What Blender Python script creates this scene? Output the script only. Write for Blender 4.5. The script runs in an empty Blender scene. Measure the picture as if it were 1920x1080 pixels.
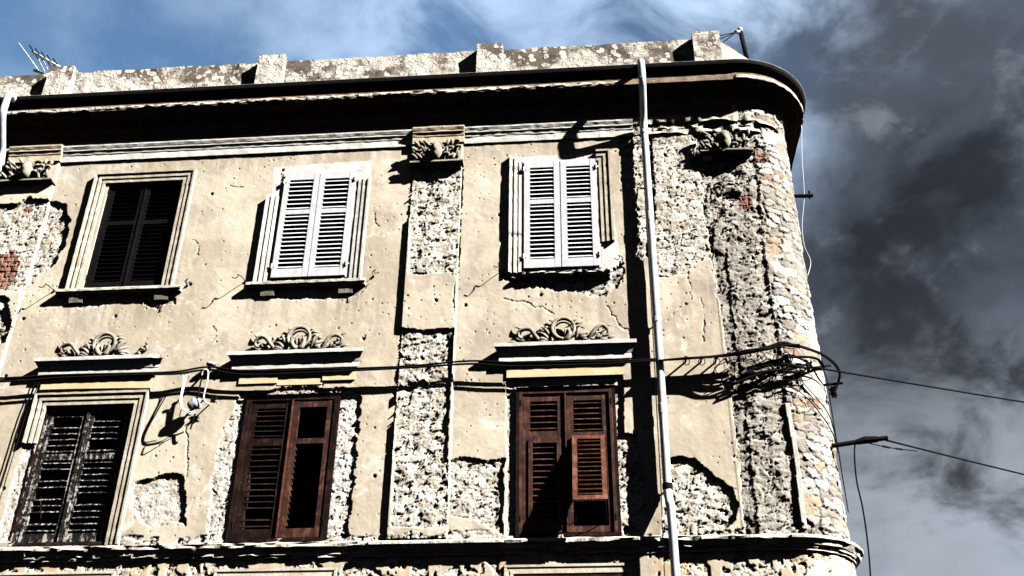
import bpy, math, random
import numpy as np
from mathutils import Vector, Matrix

# ------------------------------------------------------------ camera, sky, sun, exposure
scene = bpy.context.scene
C = scene.collection
D = 10.5                       # distance from the camera to the facade plane (y)
GZ = -1.6                      # ground level (camera at eye height = origin)
F = 1936.38
RM = np.array([[0.99647786, -0.03604522, -0.07571402],
               [0.08349427, 0.51028556, 0.85594238],
               [0.00778314, -0.85924932, 0.51149783]])
cam = bpy.data.cameras.new('camera')
camo = bpy.data.objects.new('camera', cam)
C.objects.link(camo)
camo.matrix_world = Matrix(((RM[0, 0], -RM[0, 1], -RM[0, 2], 0), (RM[1, 0], -RM[1, 1], -RM[1, 2], 0), (RM[2, 0], -RM[2, 1], -RM[2, 2], 0), (0, 0, 0, 1)))
cam.sensor_width = 36.0
cam.lens = 36.0 * F / 1920
cam.clip_start = 0.05
cam.clip_end = 3000
scene.camera = camo
scene.render.resolution_x = 1024
scene.render.resolution_y = 576

TO_SUN = Vector((2.2, -1.0, 1.8)).normalized()
sun = bpy.data.lights.new('sun', 'SUN')
sun.energy = 5.0
sun.angle = math.radians(0.5)
sun.color = (1.0, 0.965, 0.915)
suno = bpy.data.objects.new('sun', sun)
C.objects.link(suno)
suno.rotation_euler = TO_SUN.to_track_quat('Z', 'Y').to_euler()
suno.location = (20, -12, 20)
SUN_EL = math.asin(TO_SUN.z)
SUN_AZ = math.atan2(TO_SUN.x, TO_SUN.y)

scene.view_settings.view_transform = 'Standard'
scene.view_settings.look = 'None'
scene.view_settings.gamma = 1.0
scene.view_settings.use_curve_mapping = False
scene.view_settings.exposure = 1.75
scene.cycles.diffuse_bounces = 0


class NT:
    """small helper to write node trees"""
    def __init__(self, tree):
        self.t = tree
        self.t.nodes.clear()

    def n(self, kind, ins=None, **props):
        nd = self.t.nodes.new(kind)
        for k, v in props.items():
            setattr(nd, k, v)
        if ins:
            for k, v in ins.items():
                self.set(nd.inputs[k], v)
        return nd

    def set(self, sock, v):
        if isinstance(v, bpy.types.NodeSocket):
            self.t.links.new(v, sock)
        else:
            sock.default_value = v

    def math(self, op, a, b=0.0, c=0.0, clamp=False):
        nd = self.n('ShaderNodeMath', operation=op, use_clamp=clamp)
        for i, v in enumerate((a, b, c)):
            self.set(nd.inputs[i], v)
        return nd.outputs[0]

    def mix(self, fac, a, b, mode='MIX'):
        nd = self.n('ShaderNodeMix', data_type='RGBA', blend_type=mode, clamp_factor=True)
        self.set(nd.inputs[0], fac)
        for i, v in ((6, a), (7, b)):
            if isinstance(v, tuple) and len(v) == 3:
                v = v + (1.0,)
            self.set(nd.inputs[i], v)
        return nd.outputs[2]

    def ramp(self, v, a, b):
        nd = self.n('ShaderNodeMapRange', {0: v, 1: a, 2: b}, clamp=True, interpolation_type='SMOOTHSTEP')
        return nd.outputs[0]

    def noise(self, vec, scale, detail=4.0, rough=0.55, dist=0.0):
        nd = self.n('ShaderNodeTexNoise', {'Vector': vec, 'Scale': scale, 'Detail': detail, 'Roughness': rough, 'Distortion': dist})
        return nd.outputs[0]

    def attr(self, name):
        return self.n('ShaderNodeAttribute', attribute_name=name).outputs['Fac']


world = bpy.data.worlds.new('World')
scene.world = world
world.use_nodes = True
w = NT(world.node_tree)
sky = w.n('ShaderNodeTexSky', sky_type='NISHITA', sun_disc=False, sun_elevation=SUN_EL, sun_rotation=SUN_AZ, air_density=1.0, dust_density=0.5, ozone_density=1.0)
tc = w.n('ShaderNodeTexCoord')
gen = tc.outputs['Generated']


def wdot(d):
    v = Vector(d).normalized()
    nd = w.n('ShaderNodeVectorMath', operation='DOT_PRODUCT')
    w.set(nd.inputs[0], gen)
    nd.inputs[1].default_value = v
    return nd.outputs['Value']


# a patch of clear blue over the roof, storm cloud beside it, made-up dark sky behind the camera
mp = w.n('ShaderNodeMapping', {'Vector': gen, 'Rotation': (0.3, 0.5, 0.2), 'Scale': (1.0, 1.0, 1.5)})
cl1 = w.noise(mp.outputs[0], 3.0, 9.0, 0.56, 0.25)
cl2 = w.noise(mp.outputs[0], 8.0, 8.0, 0.58, 0.4)
front = w.ramp(wdot((0, 1, 0)), 0.15, 0.50)
blue_m = w.math('ADD', wdot((-0.50, 0.56, 0.66)), w.math('MULTIPLY', w.math('SUBTRACT', cl1, 0.5), 0.20))
clear = w.math('MULTIPLY', w.ramp(blue_m, 0.68, 0.90), front)
wisp = w.math('MULTIPLY', w.ramp(w.math('ADD', wdot((0.00, 0.69, 0.72)), w.math('MULTIPLY', w.math('SUBTRACT', cl1, 0.5), 0.16)), 0.94, 1.02),
              w.ramp(cl2, 0.36, 0.66))
skyc = w.n('ShaderNodeVectorMath', operation='SCALE')
w.set(skyc.inputs[0], sky.outputs[0])
skyc.inputs['Scale'].default_value = 1.12
clm = w.math('ADD', w.math('MULTIPLY', cl1, 0.6), w.math('MULTIPLY', cl2, 0.4))
dark = w.mix(w.ramp(clm, 0.42, 0.60), (0.50, 0.60, 0.76), (1.40, 1.80, 2.40))
dark = w.mix(w.math('MULTIPLY', w.ramp(w.noise(mp.outputs[0], 14.0, 8.0, 0.6, 0.3), 0.52, 0.70), 0.34), dark, (2.5, 2.75, 3.2))
low = w.ramp(w.math('ADD', wdot((0.36, 0.92, 0.16)), w.math('MULTIPLY', w.math('SUBTRACT', cl2, 0.5), 0.10)), 0.93, 0.995)     # brighter, thinner cloud low on the right
dark = w.mix(w.math('MULTIPLY', low, 0.70), dark, (3.2, 3.5, 4.0))
dk = w.math('ADD', wdot((0.318, 0.812, 0.485)), w.math('MULTIPLY', w.math('SUBTRACT', cl2, 0.5), 0.11))
dark = w.mix(w.math('MULTIPLY', w.ramp(dk, 0.976, 1.006), 0.93), dark, (0.13, 0.15, 0.20))
dark = w.mix(front, (0.10, 0.11, 0.15), dark)  # unseen sky behind the camera darkened so that shaded surfaces stay black
skyb = w.mix(1.0, skyc.outputs[0], (0.74, 0.96, 1.02), 'MULTIPLY')
skyb = w.mix(w.math('MULTIPLY', w.ramp(clm, 0.42, 0.64), 0.38), skyb, (3.2, 4.2, 5.6))
col = w.mix(clear, dark, skyb)
col = w.mix(w.math('MULTIPLY', wisp, 0.85), col, (5.2, 6.6, 8.8))
bg = w.n('ShaderNodeBackground', {'Color': col, 'Strength': 0.05})
wo = w.n('ShaderNodeOutputWorld', {'Surface': bg.outputs[0]})


# ------------------------------------------------------------ materials
def new_mat(name):
    m = bpy.data.materials.new(name)
    m.use_nodes = True
    return m, NT(m.node_tree)


def finish(t, color, rough=0.9, metal=0.0, height=None, bump=0.3, dist=0.01, spec=0.2):
    ins = {'Base Color': color, 'Roughness': rough, 'Metallic': metal, 'Specular IOR Level': spec}
    b = t.n('ShaderNodeBsdfPrincipled', ins)
    if height is not None:
        bp = t.n('ShaderNodeBump', {'Height': height, 'Strength': bump, 'Distance': dist})
        t.t.links.new(bp.outputs[0], b.inputs['Normal'])
    t.n('ShaderNodeOutputMaterial', {'Surface': b.outputs[0]})


def pos(t):
    return t.n('ShaderNodeNewGeometry').outputs['Position']


def stretched(t, p, sx, sy, sz):
    return t.n('ShaderNodeMapping', {'Vector': p, 'Scale': (sx, sy, sz)}).outputs[0]


def mat_wall():
    m, t = new_mat('old_stucco_wall')
    p = pos(t)
    n1 = t.noise(p, 0.9, 5, 0.6, 0.4)
    n2 = t.noise(p, 6.0, 6, 0.65)
    n3 = t.noise(p, 55.0, 4, 0.7)
    streak = t.noise(stretched(t, p, 5.0, 5.0, 0.6), 1.0, 5, 0.6)
    st = t.mix(t.ramp(n1, 0.36, 0.64), (0.455, 0.388, 0.292), (0.60, 0.53, 0.42))
    st = t.mix(t.math('MULTIPLY', t.ramp(n2, 0.54, 0.74), 0.5), st, (0.34, 0.30, 0.25))
    n4 = t.noise(p, 1.9, 6, 0.68, 0.8)
    st = t.mix(t.math('MULTIPLY', t.ramp(n4, 0.50, 0.66), 0.72), st, (0.37, 0.325, 0.275))
    st = t.mix(t.math('MULTIPLY', t.ramp(t.noise(stretched(t, p, 1.0, 1.0, 1.4), 3.4, 6, 0.7, 0.5), 0.56, 0.70), 0.75), st, (0.72, 0.69, 0.62))
    st = t.mix(t.math('MULTIPLY', t.ramp(t.noise(p, 13.0, 5, 0.75, 1.0), 0.60, 0.70), 0.5), st, (0.25, 0.22, 0.18))
    st = t.mix(t.math('MULTIPLY', t.ramp(streak, 0.50, 0.72), 0.35), st, (0.68, 0.61, 0.50))
    st = t.mix(t.math('MULTIPLY', t.ramp(n3, 0.56, 0.70), 0.30), st, (0.26, 0.22, 0.17))
    ro = t.mix(t.ramp(n2, 0.40, 0.60), (0.44, 0.39, 0.32), (0.68, 0.64, 0.57))
    ro = t.mix(t.math('MULTIPLY', t.ramp(n3, 0.52, 0.66), 0.40), ro, (0.26, 0.23, 0.19))
    tone = t.attr('tone')
    gr = t.mix(tone, (0.20, 0.18, 0.15), (0.37, 0.34, 0.295))
    gr = t.mix(t.math('MULTIPLY', t.ramp(n2, 0.50, 0.62), 0.5), gr, (0.34, 0.32, 0.29))
    gr = t.mix(t.math('MULTIPLY', t.ramp(n3, 0.52, 0.66), 0.40), gr, (0.13, 0.115, 0.095))
    c = t.mix(t.attr('rough'), st, ro)
    c = t.mix(t.attr('grey'), c, gr)
    c = t.mix(t.attr('ochre'), c, t.mix(n2, (0.50, 0.30, 0.14), (0.62, 0.45, 0.26)))
    c = t.mix(t.attr('brick'), c, t.mix(n2, (0.17, 0.085, 0.062), (0.33, 0.19, 0.14)))
    c = t.mix(t.attr('white'), c, t.mix(t.ramp(n2, 0.4, 0.7), (0.62, 0.60, 0.56), (0.80, 0.79, 0.77)))
    c = t.mix(t.attr('soot_shade'), c, (0.055, 0.048, 0.040))  # stains, plus the eave shade painted at the wall top
    h = t.math('ADD', t.noise(p, 70.0, 5, 0.7), t.math('MULTIPLY', t.noise(p, 24.0, 4, 0.6), 1.2))
    amt = t.math('ADD', 0.12, t.math('MULTIPLY', t.attr('rough'), 0.42))
    b = t.n('ShaderNodeBsdfPrincipled', {'Base Color': c, 'Roughness': 0.95, 'Specular IOR Level': 0.1})
    bp = t.n('ShaderNodeBump', {'Height': h, 'Strength': amt, 'Distance': 0.012})
    t.t.links.new(bp.outputs[0], b.inputs['Normal'])
    t.n('ShaderNodeOutputMaterial', {'Surface': b.outputs[0]})
    return m


def mat_plaster(name, a, b, dirt, amt=0.35, bump=0.35, fine=45.0):
    m, t = new_mat(name)
    p = pos(t)
    n = t.noise(p, 5.0, 6, 0.65)
    f = t.noise(p, fine, 4, 0.7)
    c = t.mix(t.ramp(n, 0.35, 0.65), a, b)
    c = t.mix(t.math('MULTIPLY', t.ramp(f, 0.55, 0.70), amt), c, dirt)
    finish(t, c, 0.9, 0.0, t.math('ADD', f, t.noise(p, 17.0, 4, 0.6)), bump, 0.008, 0.15)
    return m


def mat_lichen():
    m, t = new_mat('lichen_stained_parapet')
    p = pos(t)
    wv = t.n('ShaderNodeVectorMath', operation='ADD')
    t.set(wv.inputs[0], p)
    nz = t.n('ShaderNodeTexNoise', {'Vector': p, 'Scale': 7.0, 'Detail': 3.0})
    sc = t.n('ShaderNodeVectorMath', {0: nz.outputs[1]}, operation='SCALE')
    sc.inputs['Scale'].default_value = 0.12
    t.set(wv.inputs[1], sc.outputs[0])
    vo = t.n('ShaderNodeTexVoronoi', {'Vector': wv.outputs[0], 'Scale': 9.0})
    vo2 = t.n('ShaderNodeTexVoronoi', {'Vector': wv.outputs[0], 'Scale': 22.0})
    n = t.noise(p, 1.7, 5, 0.6)
    nf = t.noise(p, 26.0, 5, 0.7)
    spots = t.math('MAXIMUM', t.ramp(vo.outputs[0], 0.48, 0.30), t.math('MULTIPLY', t.ramp(vo2.outputs[0], 0.45, 0.28), t.ramp(n, 0.40, 0.55)))
    z = t.n('ShaderNodeSeparateXYZ', {0: p}).outputs[2]
    lowz = t.ramp(z, 10.0, 9.55)
    spots = t.math('MULTIPLY', spots, t.ramp(t.noise(p, 3.2, 4, 0.6), 0.30, 0.48))
    clean = t.math('MULTIPLY', t.ramp(t.math('ADD', n, t.math('MULTIPLY', lowz, 0.12)), 0.46, 0.58), 0.85)
    c = t.mix(spots, (0.13, 0.105, 0.085), (0.66, 0.61, 0.54))
    c = t.mix(clean, c, (0.66, 0.61, 0.53))
    c = t.mix(t.math('MULTIPLY', t.ramp(nf, 0.53, 0.62), 0.65), c, (0.13, 0.11, 0.09))
    finish(t, c, 0.95, 0, t.math('ADD', nf, spots), 0.45, 0.012, 0.1)
    return m


def mat_paint(name, a, b, worn=None, amt=0.0, rough=0.55, sc=12.0, bump=0.15):
    m, t = new_mat(name)
    p = pos(t)
    g = t.noise(stretched(t, p, 30.0, 30.0, 2.5), 1.0, 5, 0.65)
    n = t.noise(p, sc, 5, 0.65)
    c = t.mix(t.ramp(n, 0.35, 0.65), a, b)
    if worn:
        c = t.mix(t.math('MULTIPLY', t.ramp(t.math('MULTIPLY', t.math('ADD', g, n), 0.5), 0.50, 0.60), amt), c, worn)
    finish(t, c, rough, 0, g, bump, 0.004, 0.25 if rough < 0.85 else 0.06)
    return m


def mat_metal(name, a, b, metal=0.6, rough=0.45):
    m, t = new_mat(name)
    p = pos(t)
    n = t.noise(stretched(t, p, 8, 8, 1.2), 1.5, 6, 0.65)
    n2 = t.noise(p, 40, 3, 0.6)
    c = t.mix(t.ramp(n, 0.35, 0.65), a, b)
    finish(t, c, t.math('ADD', rough, t.math('MULTIPLY', n2, 0.15)), metal, n2, 0.08, 0.004, 0.4 if rough < 0.8 else 0.08)
    return m


M_WALL = mat_wall()
M_TRIM = mat_plaster('cream_plaster_moulding', (0.46, 0.40, 0.31), (0.62, 0.56, 0.46), (0.14, 0.12, 0.09), 0.6)
M_WTRIM = mat_plaster('white_painted_moulding', (0.52, 0.50, 0.45), (0.72, 0.70, 0.66), (0.22, 0.20, 0.17), 0.5)
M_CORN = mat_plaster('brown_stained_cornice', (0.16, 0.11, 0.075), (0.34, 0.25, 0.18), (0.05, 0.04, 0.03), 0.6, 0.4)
M_OCHRE = mat_plaster('pale_ochre_plaster', (0.58, 0.45, 0.25), (0.66, 0.54, 0.35), (0.5, 0.4, 0.25), 0.3, 0.2)
M_ORN = mat_plaster('weathered_carved_plaster', (0.20, 0.175, 0.14), (0.44, 0.40, 0.33), (0.04, 0.035, 0.03), 0.85, 0.6, 60.0)
M_SHADE = mat_plaster('eave_shade_plaster', (0.050, 0.038, 0.030), (0.10, 0.075, 0.058), (0.03, 0.025, 0.02), 0.6, 0.4)  # near-black base colour paints the shade of the eave into the plaster
M_EDGE = mat_plaster('broken_mortar_edge', (0.50, 0.45, 0.37), (0.70, 0.66, 0.58), (0.12, 0.10, 0.08), 0.6, 0.8, 30.0)
M_LICHEN = mat_lichen()
M_WHITE = mat_paint('white_shutter_paint', (0.50, 0.51, 0.53), (0.66, 0.67, 0.69), (0.40, 0.39, 0.37), 0.5, 0.6)
M_BLACKP = mat_paint('black_shutter_paint', (0.0035, 0.003, 0.0035), (0.006, 0.005, 0.0055), (0.012, 0.01, 0.01), 0.3, 0.9)
M_PEEL = mat_paint('peeling_black_wood', (0.008, 0.007, 0.007), (0.020, 0.018, 0.018), (0.50, 0.46, 0.42), 0.9, 0.88, 25.0, 0.6)
M_BROWN = mat_paint('red_brown_wood', (0.020, 0.007, 0.005), (0.052, 0.016, 0.009), (0.22, 0.09, 0.05), 0.4, 0.7, 9.0, 0.3)
M_BROWND = mat_paint('dark_brown_wood', (0.008, 0.004, 0.0035), (0.020, 0.009, 0.007), (0.07, 0.04, 0.03), 0.3, 0.86, 9.0, 0.3)
M_FLAP = mat_paint('orange_brown_wood', (0.065, 0.019, 0.010), (0.12, 0.038, 0.019), (0.30, 0.15, 0.09), 0.4, 0.6, 9.0, 0.3)
M_VOID = mat_paint('room_shade_black', (0.003, 0.003, 0.003), (0.005, 0.005, 0.005), rough=0.95)  # near black, stands in for the shade of an unlit room
M_ZINC = mat_metal('zinc_pipe', (0.42, 0.47, 0.53), (0.80, 0.83, 0.88), 0.2, 0.45)
M_GUT = mat_metal('dark_gutter_metal', (0.008, 0.008, 0.008), (0.014, 0.013, 0.013), 0.0, 0.85)
M_GLIP = mat_metal('gutter_highlight_metal', (0.25, 0.25, 0.26), (0.42, 0.42, 0.43), 0.2, 0.5)  # paler than the gutter body: the rim's highlight is put into the colour
M_CABLE = mat_metal('black_cable_rubber', (0.004, 0.004, 0.004), (0.007, 0.006, 0.007), 0.0, 0.9)
M_IRON = mat_metal('dark_iron', (0.004, 0.004, 0.004), (0.009, 0.007, 0.006), 0.0, 0.9)
M_PALE = mat_metal('pale_plastic_cable', (0.70, 0.69, 0.67), (0.80, 0.79, 0.78), 0.0, 0.5)
M_ALU = mat_metal('aluminium', (0.60, 0.60, 0.60), (0.75, 0.75, 0.76), 0.4, 0.4)
M_ROOF = mat_plaster('roof_felt', (0.06, 0.058, 0.055), (0.09, 0.085, 0.08), (0.03, 0.03, 0.03))
M_ROAD = mat_plaster('darkened_asphalt', (0.012, 0.012, 0.013), (0.02, 0.02, 0.02), (0.01, 0.01, 0.01), 0.4, 0.4, 80.0)  # road and pavement kept darker than real to cut bounced light
M_PAVE = mat_plaster('pavement_stone', (0.022, 0.021, 0.020), (0.032, 0.031, 0.03), (0.02, 0.02, 0.02), 0.4, 0.3)

# ------------------------------------------------------------ geometry of the facade
RW = 0.75                       # radius of the rounded corner
XC = 1.93                       # where the flat facade ends and the corner begins
SA = XC + RW * math.pi / 2      # arc length at the end of the corner


def W(s, off, z):
    """point at s metres along the facade (round the corner), off metres out of it, height z"""
    if s <= XC:
        return (s, D - off, z)
    if s <= SA:
        a = (s - XC) / RW
        return (XC + (RW + off) * math.sin(a), D + RW - (RW + off) * math.cos(a), z)
    return (XC + RW + off, D + RW + (s - SA), z)


def Wn(s, off, z):
    a = np.clip((s - XC) / RW, 0, math.pi / 2)
    x = np.where(s <= XC, s, XC + (RW + off) * np.sin(a))
    y = np.where(s <= XC, D - off, D + RW - (RW + off) * np.cos(a) + np.maximum(s - SA, 0))
    return x, y, z


def U(px, py, off=0.0):
    """a point of the plane off metres in front of the facade, read off the photograph (x, z)"""
    d = RM @ np.array([(px - 960) / F, (py - 540) / F, 1.0])
    t = (D - off) / d[1]
    return float(d[0] * t), float(d[2] * t)


def US(px, py, off=0.0):
    """same, following the rounded corner (s, z)"""
    x, z = U(px, py, off)
    if x <= XC:
        return x, z
    d = RM @ np.array([(px - 960) / F, (py - 540) / F, 1.0])
    R = RW + off
    a = d[0] ** 2 + d[1] ** 2
    b = -2 * (d[0] * XC + d[1] * (D + RW))
    c = XC ** 2 + (D + RW) ** 2 - R * R
    q = max(b * b - 4 * a * c, 0.0)
    t = (-b - math.sqrt(q)) / (2 * a)
    px_, py_ = d[0] * t - XC, (D + RW) - d[1] * t
    return XC + RW * math.atan2(px_, py_), float(d[2] * t)


# ------------------------------------------------------------ noise (numpy)
def hash2(i, j, seed):
    n = (i.astype(np.int64) * 374761393 + j.astype(np.int64) * 668265263 + seed * 1442695041) & 0xFFFFFFFF
    n = ((n ^ (n >> 13)) * 1274126177) & 0xFFFFFFFF
    n = n ^ (n >> 16)
    return (n & 0xFFFFFF) / float(0xFFFFFF)


def vn(x, y, seed=0):
    i = np.floor(x)
    j = np.floor(y)
    fx = x - i
    fy = y - j
    fx = fx * fx * fx * (fx * (fx * 6 - 15) + 10)
    fy = fy * fy * fy * (fy * (fy * 6 - 15) + 10)
    a = hash2(i, j, seed)
    b = hash2(i + 1, j, seed)
    c = hash2(i, j + 1, seed)
    d = hash2(i + 1, j + 1, seed)
    return (a * (1 - fx) + b * fx) * (1 - fy) + (c * (1 - fx) + d * fx) * fy


def fbm(x, y, seed, octs=4, gain=0.55):
    r = 0
    a = 1.0
    t = 0
    for k in range(octs):
        r = r + a * vn(x * 2 ** k + 17.3 * k, y * 2 ** k - 9.1 * k, seed + k)
        t += a
        a *= gain
    return r / t


def sstep(v, a, b):
    t = np.clip((v - a) / (b - a), 0, 1)
    return t * t * (3 - 2 * t)


def worley(x, y, seed):
    i0 = np.floor(x)
    j0 = np.floor(y)
    f1 = np.full(x.shape, 9.0)
    f2 = np.full(x.shape, 9.0)
    cid = np.zeros(x.shape)
    for di in (-1, 0, 1):
        for dj in (-1, 0, 1):
            i = i0 + di
            j = j0 + dj
            cx = i + 0.15 + 0.7 * hash2(i, j, seed)
            cy = j + 0.2 + 0.6 * hash2(i, j, seed + 5)
            d = np.maximum(np.abs(x - cx), np.abs(y - cy)) * 0.6 + np.hypot(x - cx, y - cy) * 0.4
            h = hash2(i, j, seed + 11)
            near = d < f1
            f2 = np.where(near, f1, np.minimum(f2, d))
            cid = np.where(near, h, cid)
            f1 = np.where(near, d, f1)
    return f1, f2, cid


# ------------------------------------------------------------ mesh helpers
class MB:
    def __init__(self):
        self.v = []
        self.f = []

    def add(self, vs, fs):
        o = len(self.v)
        self.v += [tuple(p) for p in vs]
        self.f += [tuple(i + o for i in f) for f in fs]

    def hexa(self, p):
        self.add(p, [(0, 1, 2, 3), (7, 6, 5, 4), (0, 4, 5, 1), (1, 5, 6, 2), (2, 6, 7, 3), (3, 7, 4, 0)])

    def box(self, x0, x1, o0, o1, z0, z1):
        """box on the flat facade; offsets o0 < o1 outwards"""
        ya, yb = D - o1, D - o0
        self.hexa([(x0, ya, z0), (x1, ya, z0), (x1, yb, z0), (x0, yb, z0), (x0, ya, z1), (x1, ya, z1), (x1, yb, z1), (x0, yb, z1)])

    def tube(self, pts, r, n=8, caps=True):
        P = [Vector(p) for p in pts]
        m = len(P)
        rs = [r] * m if not callable(r) and not isinstance(r, (list, tuple)) else ([r(k / (m - 1)) for k in range(m)] if callable(r) else list(r))
        o = len(self.v)
        up = Vector((0.13, -0.31, 0.94))
        prev = None
        for k in range(m):
            t = (P[min(k + 1, m - 1)] - P[max(k - 1, 0)])
            if t.length < 1e-9:
                t = Vector((0, 0, 1))
            t.normalize()
            if prev is None:
                a = t.cross(up)
                if a.length < 0.1:
                    a = t.cross(Vector((1, 0, 0)))
            else:
                a = prev - t * prev.dot(t)
            a.normalize()
            prev = a
            b = t.cross(a)
            for q in range(n):
                th = 2 * math.pi * q / n
                self.v.append(tuple(P[k] + (a * math.cos(th) + b * math.sin(th)) * rs[k]))
        for k in range(m - 1):
            for q in range(n):
                q2 = (q + 1) % n
                self.f.append((o + k * n + q, o + k * n + q2, o + (k + 1) * n + q2, o + (k + 1) * n + q))
        if caps:
            self.f.append(tuple(o + q for q in reversed(range(n))))
            self.f.append(tuple(o + (m - 1) * n + q for q in range(n)))

    def ell(self, c, rx, ry, rz, nu=14, nv=9, fn=None):
        o = len(self.v)
        for j in range(nv + 1):
            ph = math.pi * j / nv
            for i in range(nu):
                th = 2 * math.pi * i / nu
                d = Vector((math.sin(ph) * math.cos(th), math.sin(ph) * math.sin(th), math.cos(ph)))
                k = fn(d) if fn else 1.0
                self.v.append((c[0] + rx * d.x * k, c[1] + ry * d.y * k, c[2] + rz * d.z * k))
        for j in range(nv):
            for i in range(nu):
                i2 = (i + 1) % nu
                self.f.append((o + j * nu + i, o + (j + 1) * nu + i, o + (j + 1) * nu + i2, o + j * nu + i2))

    def sweep(self, prof, ss, jit=None):
        """closed profile [(off, z)] swept along the facade positions ss"""
        n = len(prof)
        o = len(self.v)
        for s in ss:
            for k, (po, pz) in enumerate(prof):
                do, dz = jit(s, k) if jit else (0, 0)
                self.v.append(W(s, po + do, pz + dz))
        for i in range(len(ss) - 1):
            for k in range(n):
                k2 = (k + 1) % n
                self.f.append((o + i * n + k, o + i * n + k2, o + (i + 1) * n + k2, o + (i + 1) * n + k))
        self.f.append(tuple(o + k for k in reversed(range(n))))
        self.f.append(tuple(o + (len(ss) - 1) * n + k for k in range(n)))

    def build(self, name, mat, parent=None, smooth=False, label=None):
        me = bpy.data.meshes.new(name)
        me.from_pydata(self.v, [], self.f)
        me.validate()
        me.materials.append(mat)
        o = bpy.data.objects.new(name, me)
        C.objects.link(o)
        if smooth:
            me.polygons.foreach_set('use_smooth', [True] * len(me.polygons))
        if parent is not None:
            o.parent = parent
            if parent.type == 'EMPTY':
                o.matrix_parent_inverse = Matrix.Translation(parent.location).inverted()
        if label:
            o['label'] = label
        return o


def smooth_path(pts, k=6):
    P = [Vector(p) for p in pts]
    if len(P) < 3:
        return P
    out = []
    for i in range(len(P) - 1):
        p0 = P[max(i - 1, 0)]
        p1 = P[i]
        p2 = P[i + 1]
        p3 = P[min(i + 2, len(P) - 1)]
        for j in range(k):
            t = j / k
            out.append(0.5 * ((2 * p1) + (p2 - p0) * t + (2 * p0 - 5 * p1 + 4 * p2 - p3) * t * t + (3 * p1 - p0 - 3 * p2 + p3) * t ** 3))
    out.append(P[-1])
    return out


def tag(o, label, cat, group=None):
    o['label'] = label
    o['category'] = cat
    if group:
        o['group'] = group
    return o


def empty(name, loc, label, cat, group=None):
    o = bpy.data.objects.new(name, None)
    C.objects.link(o)
    o.location = loc
    return tag(o, label, cat, group)


def P3(px, py, off=0.0):
    s, z = US(px, py, off)
    return Vector(W(s, off, z))


def PF(px, py, off=0.0):
    x, z = U(px, py, off)
    return Vector((x, D - off, z))


# ------------------------------------------------------------ ground
g = MB()
g.add([(-600, -600, GZ), (600, -600, GZ), (600, 600, GZ), (-600, 600, GZ)], [(0, 1, 2, 3)])
go = g.build('ground', M_ROAD)
go['kind'] = 'structure'
g = MB()
PV = 1.6
g.sweep([(0.0, GZ + 0.12), (PV, GZ + 0.12), (PV, GZ + 0.004), (0.0, GZ + 0.004)], [-12.0] + [XC + i * 0.1 for i in range(13)] + [SA + 9.0])
po = g.build('pavement', M_PAVE)
po['kind'] = 'structure'

# ------------------------------------------------------------ the building
house = empty('corner_building', (-3.0, D + 2.0, GZ), 'dilapidated cream stucco apartment building with a rounded corner, shuttered windows and peeling plaster', 'building')

WIN = {  # opening rectangles x0, x1, z0, z1
    1: (-6.27, -5.24, 6.49, 8.14), 2: (-3.92, -2.93, 6.50, 8.13), 3: (-0.81, 0.15, 6.50, 8.15),
    4: (-6.33, -5.30, 3.29, 4.94), 5: (-3.93, -2.90, 3.29, 4.94), 6: (-0.84, 0.20, 3.29, 4.94)}


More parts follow.
